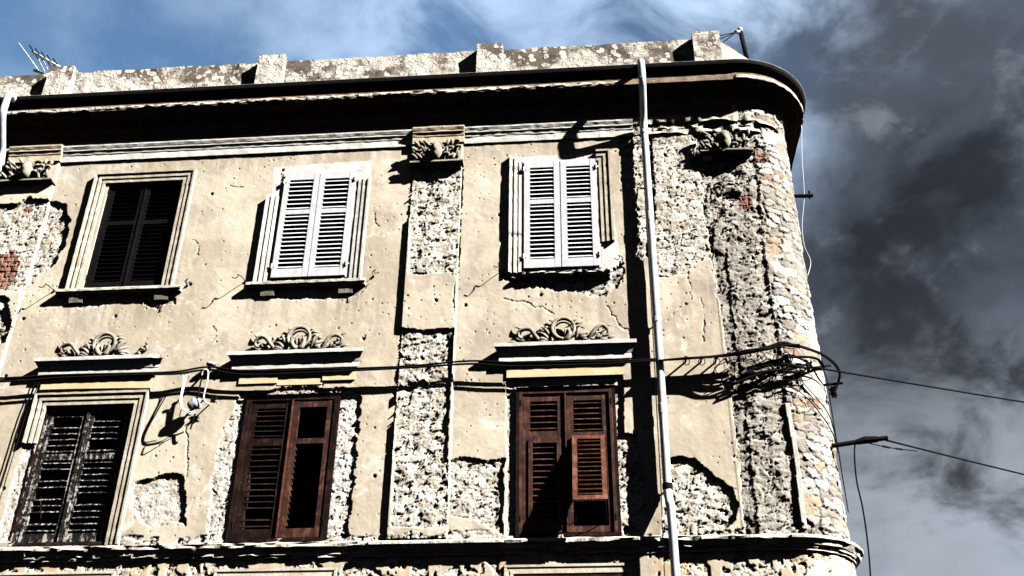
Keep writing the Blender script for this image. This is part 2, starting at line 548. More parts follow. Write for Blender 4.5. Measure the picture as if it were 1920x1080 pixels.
def make_wall():
    G = 0.009
    ss = np.concatenate([[-12.0, -10.0, -9.0, -8.4], np.arange(-8.15, SA, G), SA + np.array([0, 0.3, 1.0, 2.0, 5.0, 9.0])])
    zz = np.concatenate([[GZ, 0.0, 1.2, 2.0, 2.5], np.arange(2.70, 8.95, G), [9.1, 9.45]])
    S, Z = np.meshgrid(ss, zz)
    H = np.zeros_like(S)
    A = {k: np.zeros_like(S) for k in ('rough', 'grey', 'brick', 'white', 'ochre', 'tone', 'soot_shade')}
    # domain warp so that every edge of the render is ragged
    WS = S + (fbm(S * 9, Z * 9, 3, 4, 0.65) - 0.5) * 0.11
    WZ = Z + (fbm(S * 9, Z * 9, 77, 4, 0.65) - 0.5) * 0.11

    def poly(pts, warp=1.0, px=True):
        q = [US(*p) for p in pts] if px else pts
        X = S + (WS - S) * warp
        Y = Z + (WZ - Z) * warp
        ins = np.zeros(S.shape, bool)
        n = len(q)
        for i in range(n):
            x1, y1 = q[i]
            x2, y2 = q[(i + 1) % n]
            if y1 == y2:
                continue
            ins ^= ((y1 > Y) != (y2 > Y)) & (X < (x2 - x1) * (Y - y1) / (y2 - y1) + x1)
        return ins

    # rough exposed masonry, slightly diagonal chunks
    u = S * 0.82 + Z * 0.57
    v = -S * 0.57 + Z * 0.82
    ws = (fbm(S * 6, Z * 6, 21, 3) - 0.5) * 0.10
    r1 = fbm((u + ws) * 9, (v - ws) * 17, 31, 3, 0.6)
    r2 = 1 - np.abs(2 * fbm((u - ws) * 20, (v + ws) * 34, 41, 3, 0.6) - 1)
    r3 = vn(S * 75, Z * 75, 51)
    r4 = 1 - np.abs(2 * vn(u * 13, v * 30, 61) - 1)
    g1 = fbm((u + ws) * 11, (v - ws) * 26, 131, 4, 0.6)
    g2 = fbm((u - ws) * 24, (v + ws) * 44, 141, 3, 0.6)
    b1 = fbm((u + ws) * 7, (v - ws) * 11, 231, 5, 0.52)
    b2 = fbm(S * 13, Z * 17, 241, 4, 0.55)
    RO = (b1 - 0.5) * 0.056 + (r2 - 0.75) * 0.004
    RO = RO - 0.018 * sstep(g1, 0.615, 0.66) - 0.008 * sstep(g2, 0.66, 0.72)
    RF = (b2 - 0.5) * 0.022 - 0.010 * sstep(g2, 0.66, 0.72) - 0.008 * sstep(g1, 0.66, 0.70)
    # slow waviness of the render, small pits
    H += (fbm(S * 1.3, Z * 1.3, 5, 3) - 0.5) * 0.012 + (fbm(S * 14, Z * 14, 6, 3) - 0.5) * 0.0035
    for cs, pr, rad, dep, sd in ((0.07, 0.08, 0.011, 0.009, 1), (0.16, 0.08, 0.015, 0.012, 2), (0.42, 0.16, 0.030, 0.018, 4)):
        i = np.floor(S / cs)
        j = np.floor(Z / cs)
        cx = (i + 0.25 + 0.5 * hash2(i, j, 100 + sd)) * cs
        cz = (j + 0.25 + 0.5 * hash2(i, j, 200 + sd)) * cs
        on = hash2(i, j, 300 + sd) < pr * (0.4 + 1.2 * (fbm(S * 0.8, Z * 0.8, 12, 2) > 0.5))
        d = np.hypot((S - cx) + (WS - S) * 0.3, (Z - cz) + (WZ - Z) * 0.3)
        H -= on * dep * sstep(d, rad, rad * 0.45)

    zin = Z < 8.47
    # pilasters stand proud
    pil = ((S > -2.22) & (S < -1.585) & (Z > 3.25) & zin) | ((S > -7.72) & (S < -7.02) & (Z > 3.25) & zin)
    H = np.where(pil, H + 0.042, H)
    rpil = (S > 1.455) & (S < 2.09) & (Z > 3.25) & zin
    H = np.where(rpil, H + 0.004, H)

    def carve(mask, depth, rough, field, edge=0.0, name='rough'):
        nonlocal H
        H = np.where(mask, H - depth + field * rough, H)
        A[name] = np.where(mask, 1.0, A[name])

    # --- middle pilaster: two bare stretches
    carve(poly([(772, 322), (868, 318), (860, 512), (800, 518), (766, 516)], 0.35), 0.030, 0.85, RO)
    carve(poly([(750, 616), (790, 622), (852, 618), (840, 800), (838, 990), (735, 992), (737, 920)], 0.35), 0.028, 0.95, RO)
    carve(poly([(838, 868), (868, 856), (915, 862), (945, 860), (943, 950), (944, 1000), (925, 992), (895, 978), (838, 966)], 0.6), 0.026, 0.9, RF + RO * 0.3)
    # --- left pilaster
    m = poly([(-30, 380), (4, 388), (36, 384), (58, 372), (92, 376), (119, 382), (130, 411), (125, 440), (122, 458), (100, 500), (70, 520), (38, 548), (-30, 545)], 0.7)
    carve(m, 0.040, 0.7, RO)
    carve(poly([(-30, 555), (18, 562), (22, 600), (14, 645), (-30, 660)], 1.0), 0.04, 1.2, RO)
    m2 = poly([(-20, 478), (28, 470), (38, 492), (30, 520), (10, 548), (-20, 540)], 1.0) | poly([(40, 392), (60, 385), (62, 398), (44, 402)], 0.5)
    A['brick'] = np.where(m2, 1.0, 0)
    # --- around the windows of the lower row
    carve(poly([(448, 738), (434, 782), (408, 826), (402, 880), (394, 950), (386, 1012), (650, 1008), (656, 950), (663, 880), (672, 800), (676, 738), (640, 728), (560, 722), (500, 735)], 1.1), 0.024, 0.75, RF + RO * 0.35)
    carve(poly([(948, 712), (1168, 706), (1170, 812), (1192, 815), (1206, 870), (1212, 985), (1160, 1002), (948, 1004), (950, 850)], 0.12), 0.034, 0.6, RF)
    carve(poly([(1150, 812), (1192, 812), (1206, 870), (1214, 985), (1160, 1002), (1155, 900)], 0.9), 0.008, 0.8, RO)
    carve(poly([(66, 828), (48, 905), (36, 960), (20, 1014), (-8, 1018), (12, 950), (30, 880), (52, 826)], 0.8), 0.016, 0.6, RF)
    carve(poly([(252, 905), (290, 893), (332, 886), (344, 900), (348, 960), (350, 985), (318, 975), (300, 986), (275, 990), (254, 962), (243, 938)], 0.7), 0.030, 0.55, RF)
    A['white'] = np.where(poly([(440, 740), (400, 1010), (460, 1010), (480, 745)], 2.0) | poly([(632, 735), (672, 735), (650, 1000), (612, 1000)], 2.0) | poly([(60, 830), (0, 1015), (20, 1015), (75, 830)], 1.5), 0.55, A['white'])
    # --- under the upper windows and beside them
    carve(poly([(112, 556), (200, 562), (320, 552), (332, 566), (290, 574), (230, 566), (150, 578), (118, 570)], 1.2), 0.014, 0.7, RF)
    carve(poly([(470, 548), (690, 536), (670, 556), (560, 562), (480, 560)], 1.2), 0.010, 0.5, RF)
    carve(poly([(940, 512), (1000, 530), (1140, 522), (1166, 486), (1170, 520), (1135, 556), (1085, 545), (1020, 542), (955, 538)], 1.2), 0.024, 1.0, RO)
    A['white'] = np.where(poly([(514, 313), (697, 301), (694, 345), (672, 523), (480, 530), (503, 365), (510, 362)], 0.12) | poly([(957, 295), (1136, 285), (1158, 455), (1170, 500), (1150, 520), (962, 520)], 0.2), 0.9, A['white'])
    carve(poly([(1158, 236), (1222, 234), (1228, 400), (1215, 480), (1190, 500), (1184, 380), (1164, 330)], 0.9), 0.018, 0.8, RO)
    # --- right of the pipe
    carve(poly([(1214, 250), (1425, 228), (1440, 300), (1340, 420), (1336, 486), (1312, 488), (1296, 502), (1252, 520), (1228, 520)], 0.8), 0.022, 0.85, RO * 0.65 + RF * 0.4)
    carve(poly([(1245, 857), (1300, 858), (1318, 872), (1342, 892), (1372, 912), (1386, 945), (1378, 975), (1350, 1002), (1240, 1006)], 0.5), 0.034, 0.9, RF + RO * 0.5)
    # --- the corner: deep rubble where the pilaster has fallen, then bare stones round the curve
    rub = poly([(1296, 300), (1318, 330), (1324, 420), (1338, 500), (1352, 590), (1366, 700), (1384, 850), (1396, 998), (1508, 998), (1482, 780), (1462, 640), (1440, 520), (1425, 380), (1418, 245), (1312, 245)], 0.8)
    carve(rub, 0.036, 0.88, RO)
    A['grey'] = np.where(rub, 0.75, A['grey'])
    strip = poly([(1340, 470), (1362, 470), (1376, 600), (1398, 760), (1424, 1000), (1392, 1000), (1384, 850), (1366, 700), (1352, 590)], 0.9)
    H = np.where(strip & rub, H - 0.015, H)
    A['grey'] = np.where(strip & rub, 1.0, A['grey'])
    stn = (S > 1.98 + 0.0 * Z) & ~rub & (Z > 3.24) & (Z < 9.0)
    f1, f2, cid = worley((WS + 0.02) / 0.20 + 0.5 * vn(S * 3, Z * 2.5, 8), WZ / 0.105 + 0.5 * vn(S * 2.2, Z * 2.2, 18), 71)
    edge = f2 - f1
    stone = sstep(edge + 0.10 * (fbm(S * 8, Z * 8, 410, 3) - 0.5) + 0.16 * sstep(fbm(S * 2, Z * 2, 411, 3), 0.52, 0.62), 0.04, 0.22)
    hs = -0.024 + stone * (0.012 + 0.016 * cid) + RO * 0.38
    patch = fbm(S * 2.6, Z * 3.4, 88, 4, 0.6)
    H = np.where(stn, H + hs, H)
    A['grey'] = np.where(stn, 1.0, A['grey'])
    A['rough'] = np.where(stn, 0.8, A['rough'])
    A['tone'] = np.where(stn, cid * stone, fbm(S * 5, Z * 5, 14, 3))
    wp = stn & (patch > 0.44) & (stone > 0.3) & (cid > 0.36)
    A['white'] = np.where(wp, 0.15 + 0.45 * cid * sstep(patch, 0.44, 0.58), A['white'])
    A['brick'] = np.where(stn & (cid < 0.03) & (stone > 0.2), 0.6, A['brick'])
    A['ochre'] = np.where(stn & (cid > 0.05) & (cid < 0.13) & (stone > 0.2), 0.28, A['ochre'])
    # remains of render on the corner
    e1 = poly([(1500, 690), (1530, 682), (1562, 700), (1572, 735), (1550, 752), (1520, 745), (1504, 722)], 0.5)
    H = np.where(e1, 0.004, H)
    A['grey'] = np.where(e1, 0.5, A['grey'])
    A['white'] = np.where(e1, 0.3, A['white'])
    A['rough'] = np.where(e1, 0.0, A['rough'])
    b = poly([(1385, 362), (1410, 362), (1412, 388), (1386, 390)], 0.3) | poly([(1420, 283), (1448, 290), (1448, 302), (1420, 296)], 0.4)
    A['brick'] = np.where(b, 1.0, A['brick'])
    bz = (Z / 0.072) % 1.0
    bx = (S / 0.14 + 0.5 * (np.floor(Z / 0.072) % 2)) % 1.0
    H = np.where(A['brick'] > 0.8, H - 0.014 * ((bz < 0.2) | (bx < 0.12)), H)
    # vertical batten scar (edge of the old pilaster)
    bat = (np.abs(S - 2.10 - 0.008 * np.sin(Z * 5)) < 0.030) & (Z > 3.3) & (Z < 4.7)
    H = np.where(bat, 0.004, H)
    A['rough'] = np.where(bat, 0.1, A['rough'])
    A['white'] = np.where(bat, 0.25, A['white'])
    # --- strip under the string course: streaky, half the render gone
    lowz = (Z < 3.12)
    lm = lowz & (fbm(S * 4.5, Z * 2.2, 44, 4, 0.65) > 0.47)
    carve(lm, 0.012, 0.8, RF + RO * 0.4)
    A['ochre'] = np.where(lowz & (fbm(S * 5, Z * 1.5, 46, 3) > 0.56), 0.45, A['ochre'])
    # broken plaster just above the string course
    bm = (Z < 3.30 + 0.10 * (vn(S * 4, Z * 0, 9) - 0.3)) & (Z > 3.12) & (fbm(S * 5, Z * 5, 47, 3) > 0.40)
    carve(bm, 0.006, 0.9, RO)
    # --- eave shade painted dark along the top of the wall
    A['soot_shade'] = np.maximum(A['soot_shade'], 0.8 * sstep(Z, 8.74, 8.84) * (S < 1.9) * (Z < 9.5))
    # cracks
    for cr in ([(1140, 572), (1150, 592), (1162, 612), (1178, 622), (1190, 640)], [(350, 800), (352, 860), (346, 895)], [(1225, 520), (1290, 512), (1296, 560), (1262, 590)],
               [(930, 560), (990, 566), (1040, 590)], [(425, 347), (455, 350)], [(362, 450), (374, 462), (368, 480)], [(400, 610), (404, 625), (398, 640)], [(700, 400), (705, 420), (712, 428)],
               [(1315, 560), (1322, 600), (1318, 650)], [(640, 1000), (644, 1040)], [(855, 520), (850, 570), (856, 610)]):
        q = [US(*p) for p in cr]
        for (x1, y1), (x2, y2) in zip(q[:-1], q[1:]):
            bb = (S > min(x1, x2) - 0.1) & (S < max(x1, x2) + 0.1) & (Z > min(y1, y2) - 0.1) & (Z < max(y1, y2) + 0.1)
            X = S[bb] + (WS[bb] - S[bb]) * 0.8
            Y = Z[bb] + (WZ[bb] - Z[bb]) * 0.8
            L2 = (x2 - x1) ** 2 + (y2 - y1) ** 2
            t = np.clip(((X - x1) * (x2 - x1) + (Y - y1) * (y2 - y1)) / L2, 0, 1)
            d = np.hypot(X - x1 - t * (x2 - x1), Y - y1 - t * (y2 - y1))
            H[bb] -= 0.009 * sstep(d, 0.011, 0.004) * (vn(X * 14, Y * 14, 55) > 0.25)
    # rain and soot stains running down from sills, hoods and the band under the cornice
    stv = fbm(S * 16, Z * 1.1, 301, 3, 0.6)
    for (x0, x1, zt, ln, am) in ((-6.6, -4.95, 6.38, 0.55, 0.35), (-4.2, -2.7, 6.38, 0.6, 0.35), (-0.9, 0.3, 6.38, 0.6, 0.35), (-8.0, 1.2, 8.46, 0.35, 0.22), (-2.2, -1.6, 8.1, 0.7, 0.25), (0.95, 1.45, 6.3, 1.6, 0.22), (-6.5, 1.3, 5.5, 0.0, 0.0)):
        if ln <= 0:
            continue
        fade = sstep(Z, zt - ln * (0.35 + 1.3 * stv), zt) * (Z < zt + 0.02) * sstep(S, x0 - 0.05, x0 + 0.05) * sstep(S, x1 + 0.05, x1 - 0.05)
        A['soot_shade'] = np.maximum(A['soot_shade'], am * fade * sstep(stv, 0.35, 0.65))
    A['soot_shade'] = np.maximum(A['soot_shade'], 0.30 * sstep(Z, 3.75, 3.28) * (Z > 3.1) * sstep(fbm(S * 3, Z * 3, 305, 4), 0.45, 0.65) * (A['rough'] < 0.5))
    X, Y, Zv = Wn(S, H, Z)
    nz, ns = S.shape
    co = np.stack([X, Y, Zv], -1).reshape(-1, 3).astype(np.float32)
    idx = np.arange(nz * ns).reshape(nz, ns)
    q = np.stack([idx[:-1, :-1], idx[:-1, 1:], idx[1:, 1:], idx[1:, :-1]], -1).reshape(-1, 4)
    cs = ((S[:-1, :-1] + S[1:, 1:]) / 2).reshape(-1)
    cz = ((Z[:-1, :-1] + Z[1:, 1:]) / 2).reshape(-1)
    keep = np.ones(len(q), bool)
    for (x0, x1, z0, z1) in WIN.values():
        keep &= ~((cs > x0) & (cs < x1) & (cz > z0) & (cz < z1))
    q = q[keep]
    me = bpy.data.meshes.new('wall')
    me.vertices.add(len(co))
    me.vertices.foreach_set('co', co.reshape(-1))
    me.loops.add(len(q) * 4)
    me.loops.foreach_set('vertex_index', q.reshape(-1).astype(np.int32))
    me.polygons.add(len(q))
    me.polygons.foreach_set('loop_start', (np.arange(len(q)) * 4).astype(np.int32))
    me.polygons.foreach_set('loop_total', np.full(len(q), 4, np.int32))
    me.polygons.foreach_set('use_smooth', np.ones(len(q), bool))
    me.update(calc_edges=True)
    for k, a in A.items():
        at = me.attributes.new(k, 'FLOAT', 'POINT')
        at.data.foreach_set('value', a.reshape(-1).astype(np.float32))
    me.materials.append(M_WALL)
    o = bpy.data.objects.new('wall', me)
    C.objects.link(o)
    o.parent = house
    o.matrix_parent_inverse = Matrix.Translation(house.location).inverted()
    return o


wall = make_wall()
# back of the building and roof, so the block is closed
b = MB()
b.hexa([(-12, D + 9.7, GZ), (XC + RW - 0.3, D + 9.7, GZ), (XC + RW - 0.3, D + 10, GZ), (-12, D + 10, GZ), (-12, D + 9.7, 9.9), (XC + RW - 0.3, D + 9.7, 9.9), (XC + RW - 0.3, D + 10, 9.9), (-12, D + 10, 9.9)])
b.hexa([(-12.2, D + 0.1, GZ), (-12, D + 0.1, GZ), (-12, D + 10, GZ), (-12.2, D + 10, GZ), (-12.2, D + 0.1, 9.9), (-12, D + 0.1, 9.9), (-12, D + 10, 9.9), (-12.2, D + 10, 9.9)])
b.build('back_wall', M_TRIM, house)
b = MB()
b.hexa([(-12, D + 0.2, 9.35), (XC + 0.1, D + 0.2, 9.35), (XC + RW - 0.1, D + 9.7, 9.35), (-12, D + 9.7, 9.35), (-12, D + 0.2, 9.45), (XC + 0.1, D + 0.2, 9.45), (XC + RW - 0.1, D + 9.7, 9.45), (-12, D + 9.7, 9.45)])
b.build('roof', M_ROOF, house)

SS = list(np.arange(-9.5, XC, 0.03)) + [XC + i * RW * math.pi / 2 / 44 for i in range(45)] + [SA + 0.2 * k for k in range(1, 12)] + [SA + 9.0]
SS = [-12.0] + [float(x) for x in SS]


def j1(x, seed, f):
    return float(vn(np.array([x * f]), np.array([0.37]), seed)[0]) - 0.5


# --- main cornice: wall, cove, lip; its broken edge is a part of its own
b = MB()
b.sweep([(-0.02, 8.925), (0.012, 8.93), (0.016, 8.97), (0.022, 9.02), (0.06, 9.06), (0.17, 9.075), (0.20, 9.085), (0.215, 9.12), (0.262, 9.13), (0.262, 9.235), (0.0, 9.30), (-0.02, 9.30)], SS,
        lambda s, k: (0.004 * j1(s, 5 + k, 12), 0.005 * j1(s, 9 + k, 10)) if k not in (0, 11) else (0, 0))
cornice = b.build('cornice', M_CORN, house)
b = MB()


def lipj(s, k):
    if k in (0, 5):
        return (0, 0)
    hole = max(0.0, min(1.0, (j1(s, 33, 0.9) + 0.12) * 6)) if 0.55 < s < 1.95 else (1.0 if s > 1.95 else 0.75 + 0.5 * j1(s, 34, 2))
    if 0.7 < s < 0.95:
        hole = 0
    return (-0.030 * (1 - hole) + 0.022 * j1(s, 3 + k, 22), 0.026 * j1(s, 13 + k, 18) + (-0.012 if s > 1.93 and k < 3 else 0))


b.sweep([(0.20, 9.150), (0.282, 9.148), (0.286, 9.165), (0.284, 9.185), (0.262, 9.20), (0.20, 9.20)], SS, lipj)
b.build('broken_cornice_edge', M_EDGE, cornice)
# gutter on the edge of the cornice
b = MB()
pr = [(0.275 + 0.066 * math.cos(a), 9.375 + 0.066 * math.sin(a)) for a in [math.radians(x) for x in (180, 205, 230, 255, 280, 305, 330, 355)]]
pr += [(0.341, 9.388), (0.334, 9.388)] + [(0.275 + 0.058 * math.cos(a), 9.375 + 0.058 * math.sin(a)) for a in [math.radians(x) for x in (350, 310, 270, 230, 190)]]
b.sweep(pr, SS)
gut = b.build('gutter', M_GUT, house)
b = MB()
b.sweep([(0.3415 + 0.006 * math.cos(a), 9.392 + 0.006 * math.sin(a)) for a in [i * math.pi / 3 for i in range(6)]], SS)
b.build('gutter_rim', M_GLIP, gut)
b = MB()
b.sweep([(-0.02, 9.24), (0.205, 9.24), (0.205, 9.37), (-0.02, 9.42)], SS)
b.build('eave_board', M_SHADE, house)

# --- mouldings under the cornice (they step forward over the pilasters)
BAND = [(-0.03, 8.470), (0.026, 8.472), (0.026, 8.572), (0.034, 8.578), (0.036, 8.595), (0.044, 8.626), (0.056, 8.630), (0.056, 8.648), (0.060, 8.655), (0.074, 8.690), (0.074, 8.710), (-0.03, 8.745)]


def band(s0, s1, add, name, mat, jit=0.0):
    b = MB()
    n = max(2, int((s1 - s0) / 0.03))
    s = [s0 + (s1 - s0) * i / n for i in range(n + 1)]
    b.sweep([(o + (add if k not in (0, len(BAND) - 1) else 0), z) for k, (o, z) in enumerate(BAND)], s,
            lambda q, k: (0, 0) if k in (0, 11) else (jit * (j1(q, k + 60, 14) - 0.3), jit * 0.6 * j1(q, k + 80, 17)))
    return b.build(name, mat, house)


band(-12.0, -7.74, 0.0, 'frieze_moulding', M_WTRIM, 0.004)
M_BUFF = mat_plaster('buff_plaster', (0.46, 0.38, 0.25), (0.60, 0.52, 0.38), (0.16, 0.13, 0.09), 0.6)
band(-7.735, -7.005, 0.045, 'frieze_moulding', M_BUFF, 0.006)
band(-7.0, -2.245, 0.0, 'frieze_moulding', M_WTRIM, 0.006)
band(-2.24, -1.565, 0.045, 'frieze_moulding', M_BUFF, 0.008)
band(-1.56, 0.62, 0.0, 'frieze_moulding', M_WTRIM, 0.010)
b = MB()
s = [float(x) for x in np.arange(0.62, SA - 0.02, 0.02)]
b.sweep([(-0.05, 8.50), (0.012, 8.51), (0.02, 8.57), (0.018, 8.60), (0.012, 8.625), (0.052, 8.655), (0.058, 8.70), (-0.05, 8.735)], s,
        lambda q, k: (0, 0) if k in (0, 7) else (0.075 * (j1(q, k + 60, 9) - 0.22) - 0.028 * max(0, q - 1.3), 0.045 * j1(q, k + 80, 11)))
b.build('broken_frieze_moulding', M_EDGE, house)

# --- string course
b = MB()
STR = [(-0.03, 3.075), (0.028, 3.076), (0.030, 3.098), (0.044, 3.105), (0.052, 3.125), (0.066, 3.128), (0.092, 3.172), (0.115, 3.180), (0.115, 3.205), (0.08, 3.222), (-0.03, 3.262)]


def strj(s, k):
    if k in (0, 9):
        return (0, 0)
    if k in (5, 6, 7, 8) and (-6.1 < s < -2.4 or 0.4 < s < 1.0):
        return (-0.038 + 0.045 * j1(s, 40 + k, 9) + 0.01 * j1(s, 50 + k, 30), 0.022 * j1(s, 70 + k, 12))
    brk = 1.0 if (-6.0 < s < -2.6 or -1.0 < s < 1.9) else 0.15
    if s > XC + 0.25:
        brk = 0.6
    return (0.040 * brk * (j1(s, 40 + k, 7) - 0.25) + 0.01 * j1(s, 50 + k, 30), 0.022 * brk * j1(s, 70 + k, 12))


b.sweep(STR, SS[1:-1], strj)
b.build('string_course', M_EDGE, house)

# --- parapet with piers
PZ = 10.105


def lich_box(name, x0, x1, y0, y1, z0, z1, parent, mat=M_LICHEN, seed=1, amp=0.010, slope=None):
    nx = max(2, int((x1 - x0) / 0.05))
    nz = max(2, int((z1 - z0) / 0.05))
    b = MB()
    V = {}

    def vid(i, j, side):
        key = (i, j, side)
        if key not in V:
            x = x0 + (x1 - x0) * i / nx
            zt = z1
            if slope:
                zt = slope(x)
            zt += amp * 2 * j1(x, seed + 2, 6) if slope is None else amp * j1(x, seed + 2, 6)
            z = z0 + (zt - z0) * j / nz
            y = y0 if side == 0 else y1
            if side == 0:
                y += amp * (float(vn(np.array([x * 9]), np.array([z * 9]), seed)[0]) - 0.5) * 2
            V[key] = len(b.v)
            b.v.append((x, y, z))
        return V[key]
    for i in range(nx):
        for j in range(nz):
            b.f.append((vid(i, j, 0), vid(i + 1, j, 0), vid(i + 1, j + 1, 0), vid(i, j + 1, 0)))
            b.f.append((vid(i, j + 1, 1), vid(i + 1, j + 1, 1), vid(i + 1, j, 1), vid(i, j, 1)))
        b.f.append((vid(i, nz, 0), vid(i + 1, nz, 0), vid(i + 1, nz, 1), vid(i, nz, 1)))
        b.f.append((vid(i, 0, 1), vid(i + 1, 0, 1), vid(i + 1, 0, 0), vid(i, 0, 0)))
    for j in range(nz):
        b.f.append((vid(0, j + 1, 0), vid(0, j + 1, 1), vid(0, j, 1), vid(0, j, 0)))
        b.f.append((vid(nx, j, 0), vid(nx, j, 1), vid(nx, j + 1, 1), vid(nx, j + 1, 0)))
    return b.build(name, mat, parent)


parapet = lich_box('parapet', -12.0, 1.60, D + 0.0, D + 0.26, 9.25, PZ, house)
M_SUNLIT = mat_plaster('sunlit_parapet_render', (0.62, 0.57, 0.49), (0.74, 0.70, 0.62), (0.30, 0.26, 0.2), 0.4)  # paler tone puts the sunlight on the sloping end into the colour
for k, (x0, x1) in enumerate([(-10.6, -10.2), (-7.52, -7.16), (-4.49, -4.12), (-1.43, -1.08), (1.49, 1.85)]):
    lich_box('pier', x0, x1, D - 0.115, D + 0.30, 9.25, 10.13, parapet, M_LICHEN, 20 + k, 0.008)
lich_box('sloping_end', 1.862, 2.52, D + 0.01, D + 0.27, 9.28, 10.05, parapet, M_SUNLIT, 40, 0.006, slope=lambda x: 10.07 - (x - 1.86) * 1.02)

# ------------------------------------------------------------ window joinery
def leaf(x0, x1, z0, z1, oc, slats, mat, name='shutter', parent=None, rails=(0.09, 0.06, 0.09), stile=0.062, midz=None, pitch=0.062, th=0.034, sj=0.0, seed=0, skip=(), ang=38, Ls=0.024, xf=None, label=None, slatmat=None):
    """louvered leaf: oc = offset of its front face; slats: list of (z0, z1) fields"""
    rnd = random.Random(seed)
    b = MB()
    bot, mid, top = rails
    o0, o1 = oc - th, oc
    b.box(x0, x0 + stile, o0, o1, z0, z1)
    b.box(x1 - stile, x1, o0, o1, z0, z1)
    b.box(x0 + stile, x1 - stile, o0 + 0.002, o1 - 0.002, z0, z0 + bot)
    b.box(x0 + stile, x1 - stile, o0 + 0.002, o1 - 0.002, z1 - top, z1)
    fields = [(z0 + bot, z1 - top)]
    if midz:
        b.box(x0 + stile, x1 - stile, o0 + 0.002, o1 - 0.002, midz - mid / 2, midz + mid / 2)
        fields = [(z0 + bot, midz - mid / 2), (midz + mid / 2, z1 - top)]
    a = math.radians(ang)
    for fi, (fz0, fz1) in enumerate(fields):
        if fi in skip:
            continue
        n = max(1, round((fz1 - fz0) / pitch))
        for k in range(n):
            zc = fz0 + (k + 0.5) * (fz1 - fz0) / n
            if rnd.random() < sj * 0.8:
                continue
            da = rnd.uniform(-1, 1) * sj * 0.25
            tilt = rnd.uniform(-1, 1) * sj * 0.01
            L = Ls
            t = 0.005
            cs_, sn = math.cos(a + da), math.sin(a + da)
            oc2 = (o0 + o1) / 2
            pts = []
            for (x, dz) in ((x0 + stile - 0.002, -tilt), (x1 - stile + 0.002, tilt)):
                for (l, w_) in ((-L, -t), (L, -t), (L, t), (-L, t)):
                    # local axis runs outwards and down
                    oo = oc2 + l * cs_ + w_ * sn
                    z = zc + dz - l * sn + w_ * cs_
                    pts.append((x, D - oo, z))
            b.add(pts, [(0, 1, 2, 3), (7, 6, 5, 4), (0, 4, 5, 1), (1, 5, 6, 2), (2, 6, 7, 3), (3, 7, 4, 0)])
    if xf:
        b.v = [tuple(xf(Vector(p))) for p in b.v]
    return b.build(name, mat, parent, label=label)


def jamb(win, n, mat, back=0.55, front=0.004, tk=0.03):
    """reveal box, dark room behind"""
    x0, x1, z0, z1 = WIN[n]
    b = MB()
    b.box(x0 - tk, x0 + 0.004, -back, front - 0.004, z0, z1)
    b.box(x1 - 0.004, x1 + tk, -back, front - 0.004, z0, z1)
    b.box(x0 - tk, x1 + tk, -back, front, z1 - 0.004, z1 + tk)
    b.box(x0 - tk, x1 + tk, -back, front, z0 - tk, z0 + 0.006)
    o = b.build('reveal', mat, win)
    b = MB()
    b.box(x0 - tk, x1 + tk, -back - 0.02, -back, z0 - tk, z1 + tk)
    b.build('room_shade_panel', M_VOID, win)
    return o


STRIPS = [(0.0, 0.026, 0.055), (0.026, 0.060, 0.028), (0.060, 0.092, 0.038), (0.092, 0.118, 0.020), (0.118, 0.152, 0.027)]


def surround(parent, x0, x1, z0, z1, mat, left=None, right=None, top=None, seed=0, name='surround', inner_right=0.165):
    """moulded band round a window: outer rectangle x0..x1, up to z1; left/right = z range present, top = x range"""
    b = MB()

    def strip(P, Q, horiz, a, c, h, sd):
        """worn moulded strip from position P to Q; P, Q = (start at a-edge, start at c-edge)"""
        L = abs(Q[0] - P[0])
        n = max(2, int(L / 0.03))
        o = len(b.v)
        for i in range(n + 1):
            t_ = i / n
            pa = P[0] + (Q[0] - P[0]) * t_
            pc = P[1] + (Q[1] - P[1]) * t_
            q = pa * 1.0
            hh = h + 0.006 * j1(q, sd, 14) - max(0.0, 0.030 * (j1(q, sd + 7, 5) - 0.30)) * 3
            hh = max(hh, 0.006)
            da = 0.004 * j1(q, sd + 3, 17)
            for (pp, edge, y) in ((pa, P[2] + da, D + 0.02), (pa, P[2] + da, D - hh), (pc, P[3], D - hh + 0.002), (pc, P[3], D + 0.02)):
                b.v.append((pp, y, edge) if horiz else (edge, y, pp))
        for i in range(n):
            for k in range(4):
                k2 = (k + 1) % 4
                b.f.append((o + i * 4 + k, o + i * 4 + k2, o + (i + 1) * 4 + k2, o + (i + 1) * 4 + k))
        b.f.append((o, o + 1, o + 2, o + 3))
        b.f.append(tuple(o + n * 4 + k for k in (3, 2, 1, 0)))
    sd = 400 + seed * 31 + int((x0 + 20) * 7)
    for (a, c, h) in STRIPS:
        if left:
            strip((left[0], left[0], x0 + a, x0 + c), (min(left[1], z1 - a), min(left[1], z1 - c)), False, a, c, h, sd)
        if right:
            strip((right[0], right[0], x1 - a, x1 - c), (min(right[1], z1 - a), min(right[1], z1 - c)), False, a, c, h, sd + 50)
        if top:
            strip((max(top[0], x0 + a), max(top[0], x0 + c), z1 - a, z1 - c), (min(top[1], x1 - a), min(top[1], x1 - c)), True, a, c, h, sd + 100)
    return b.build(name, mat, parent)


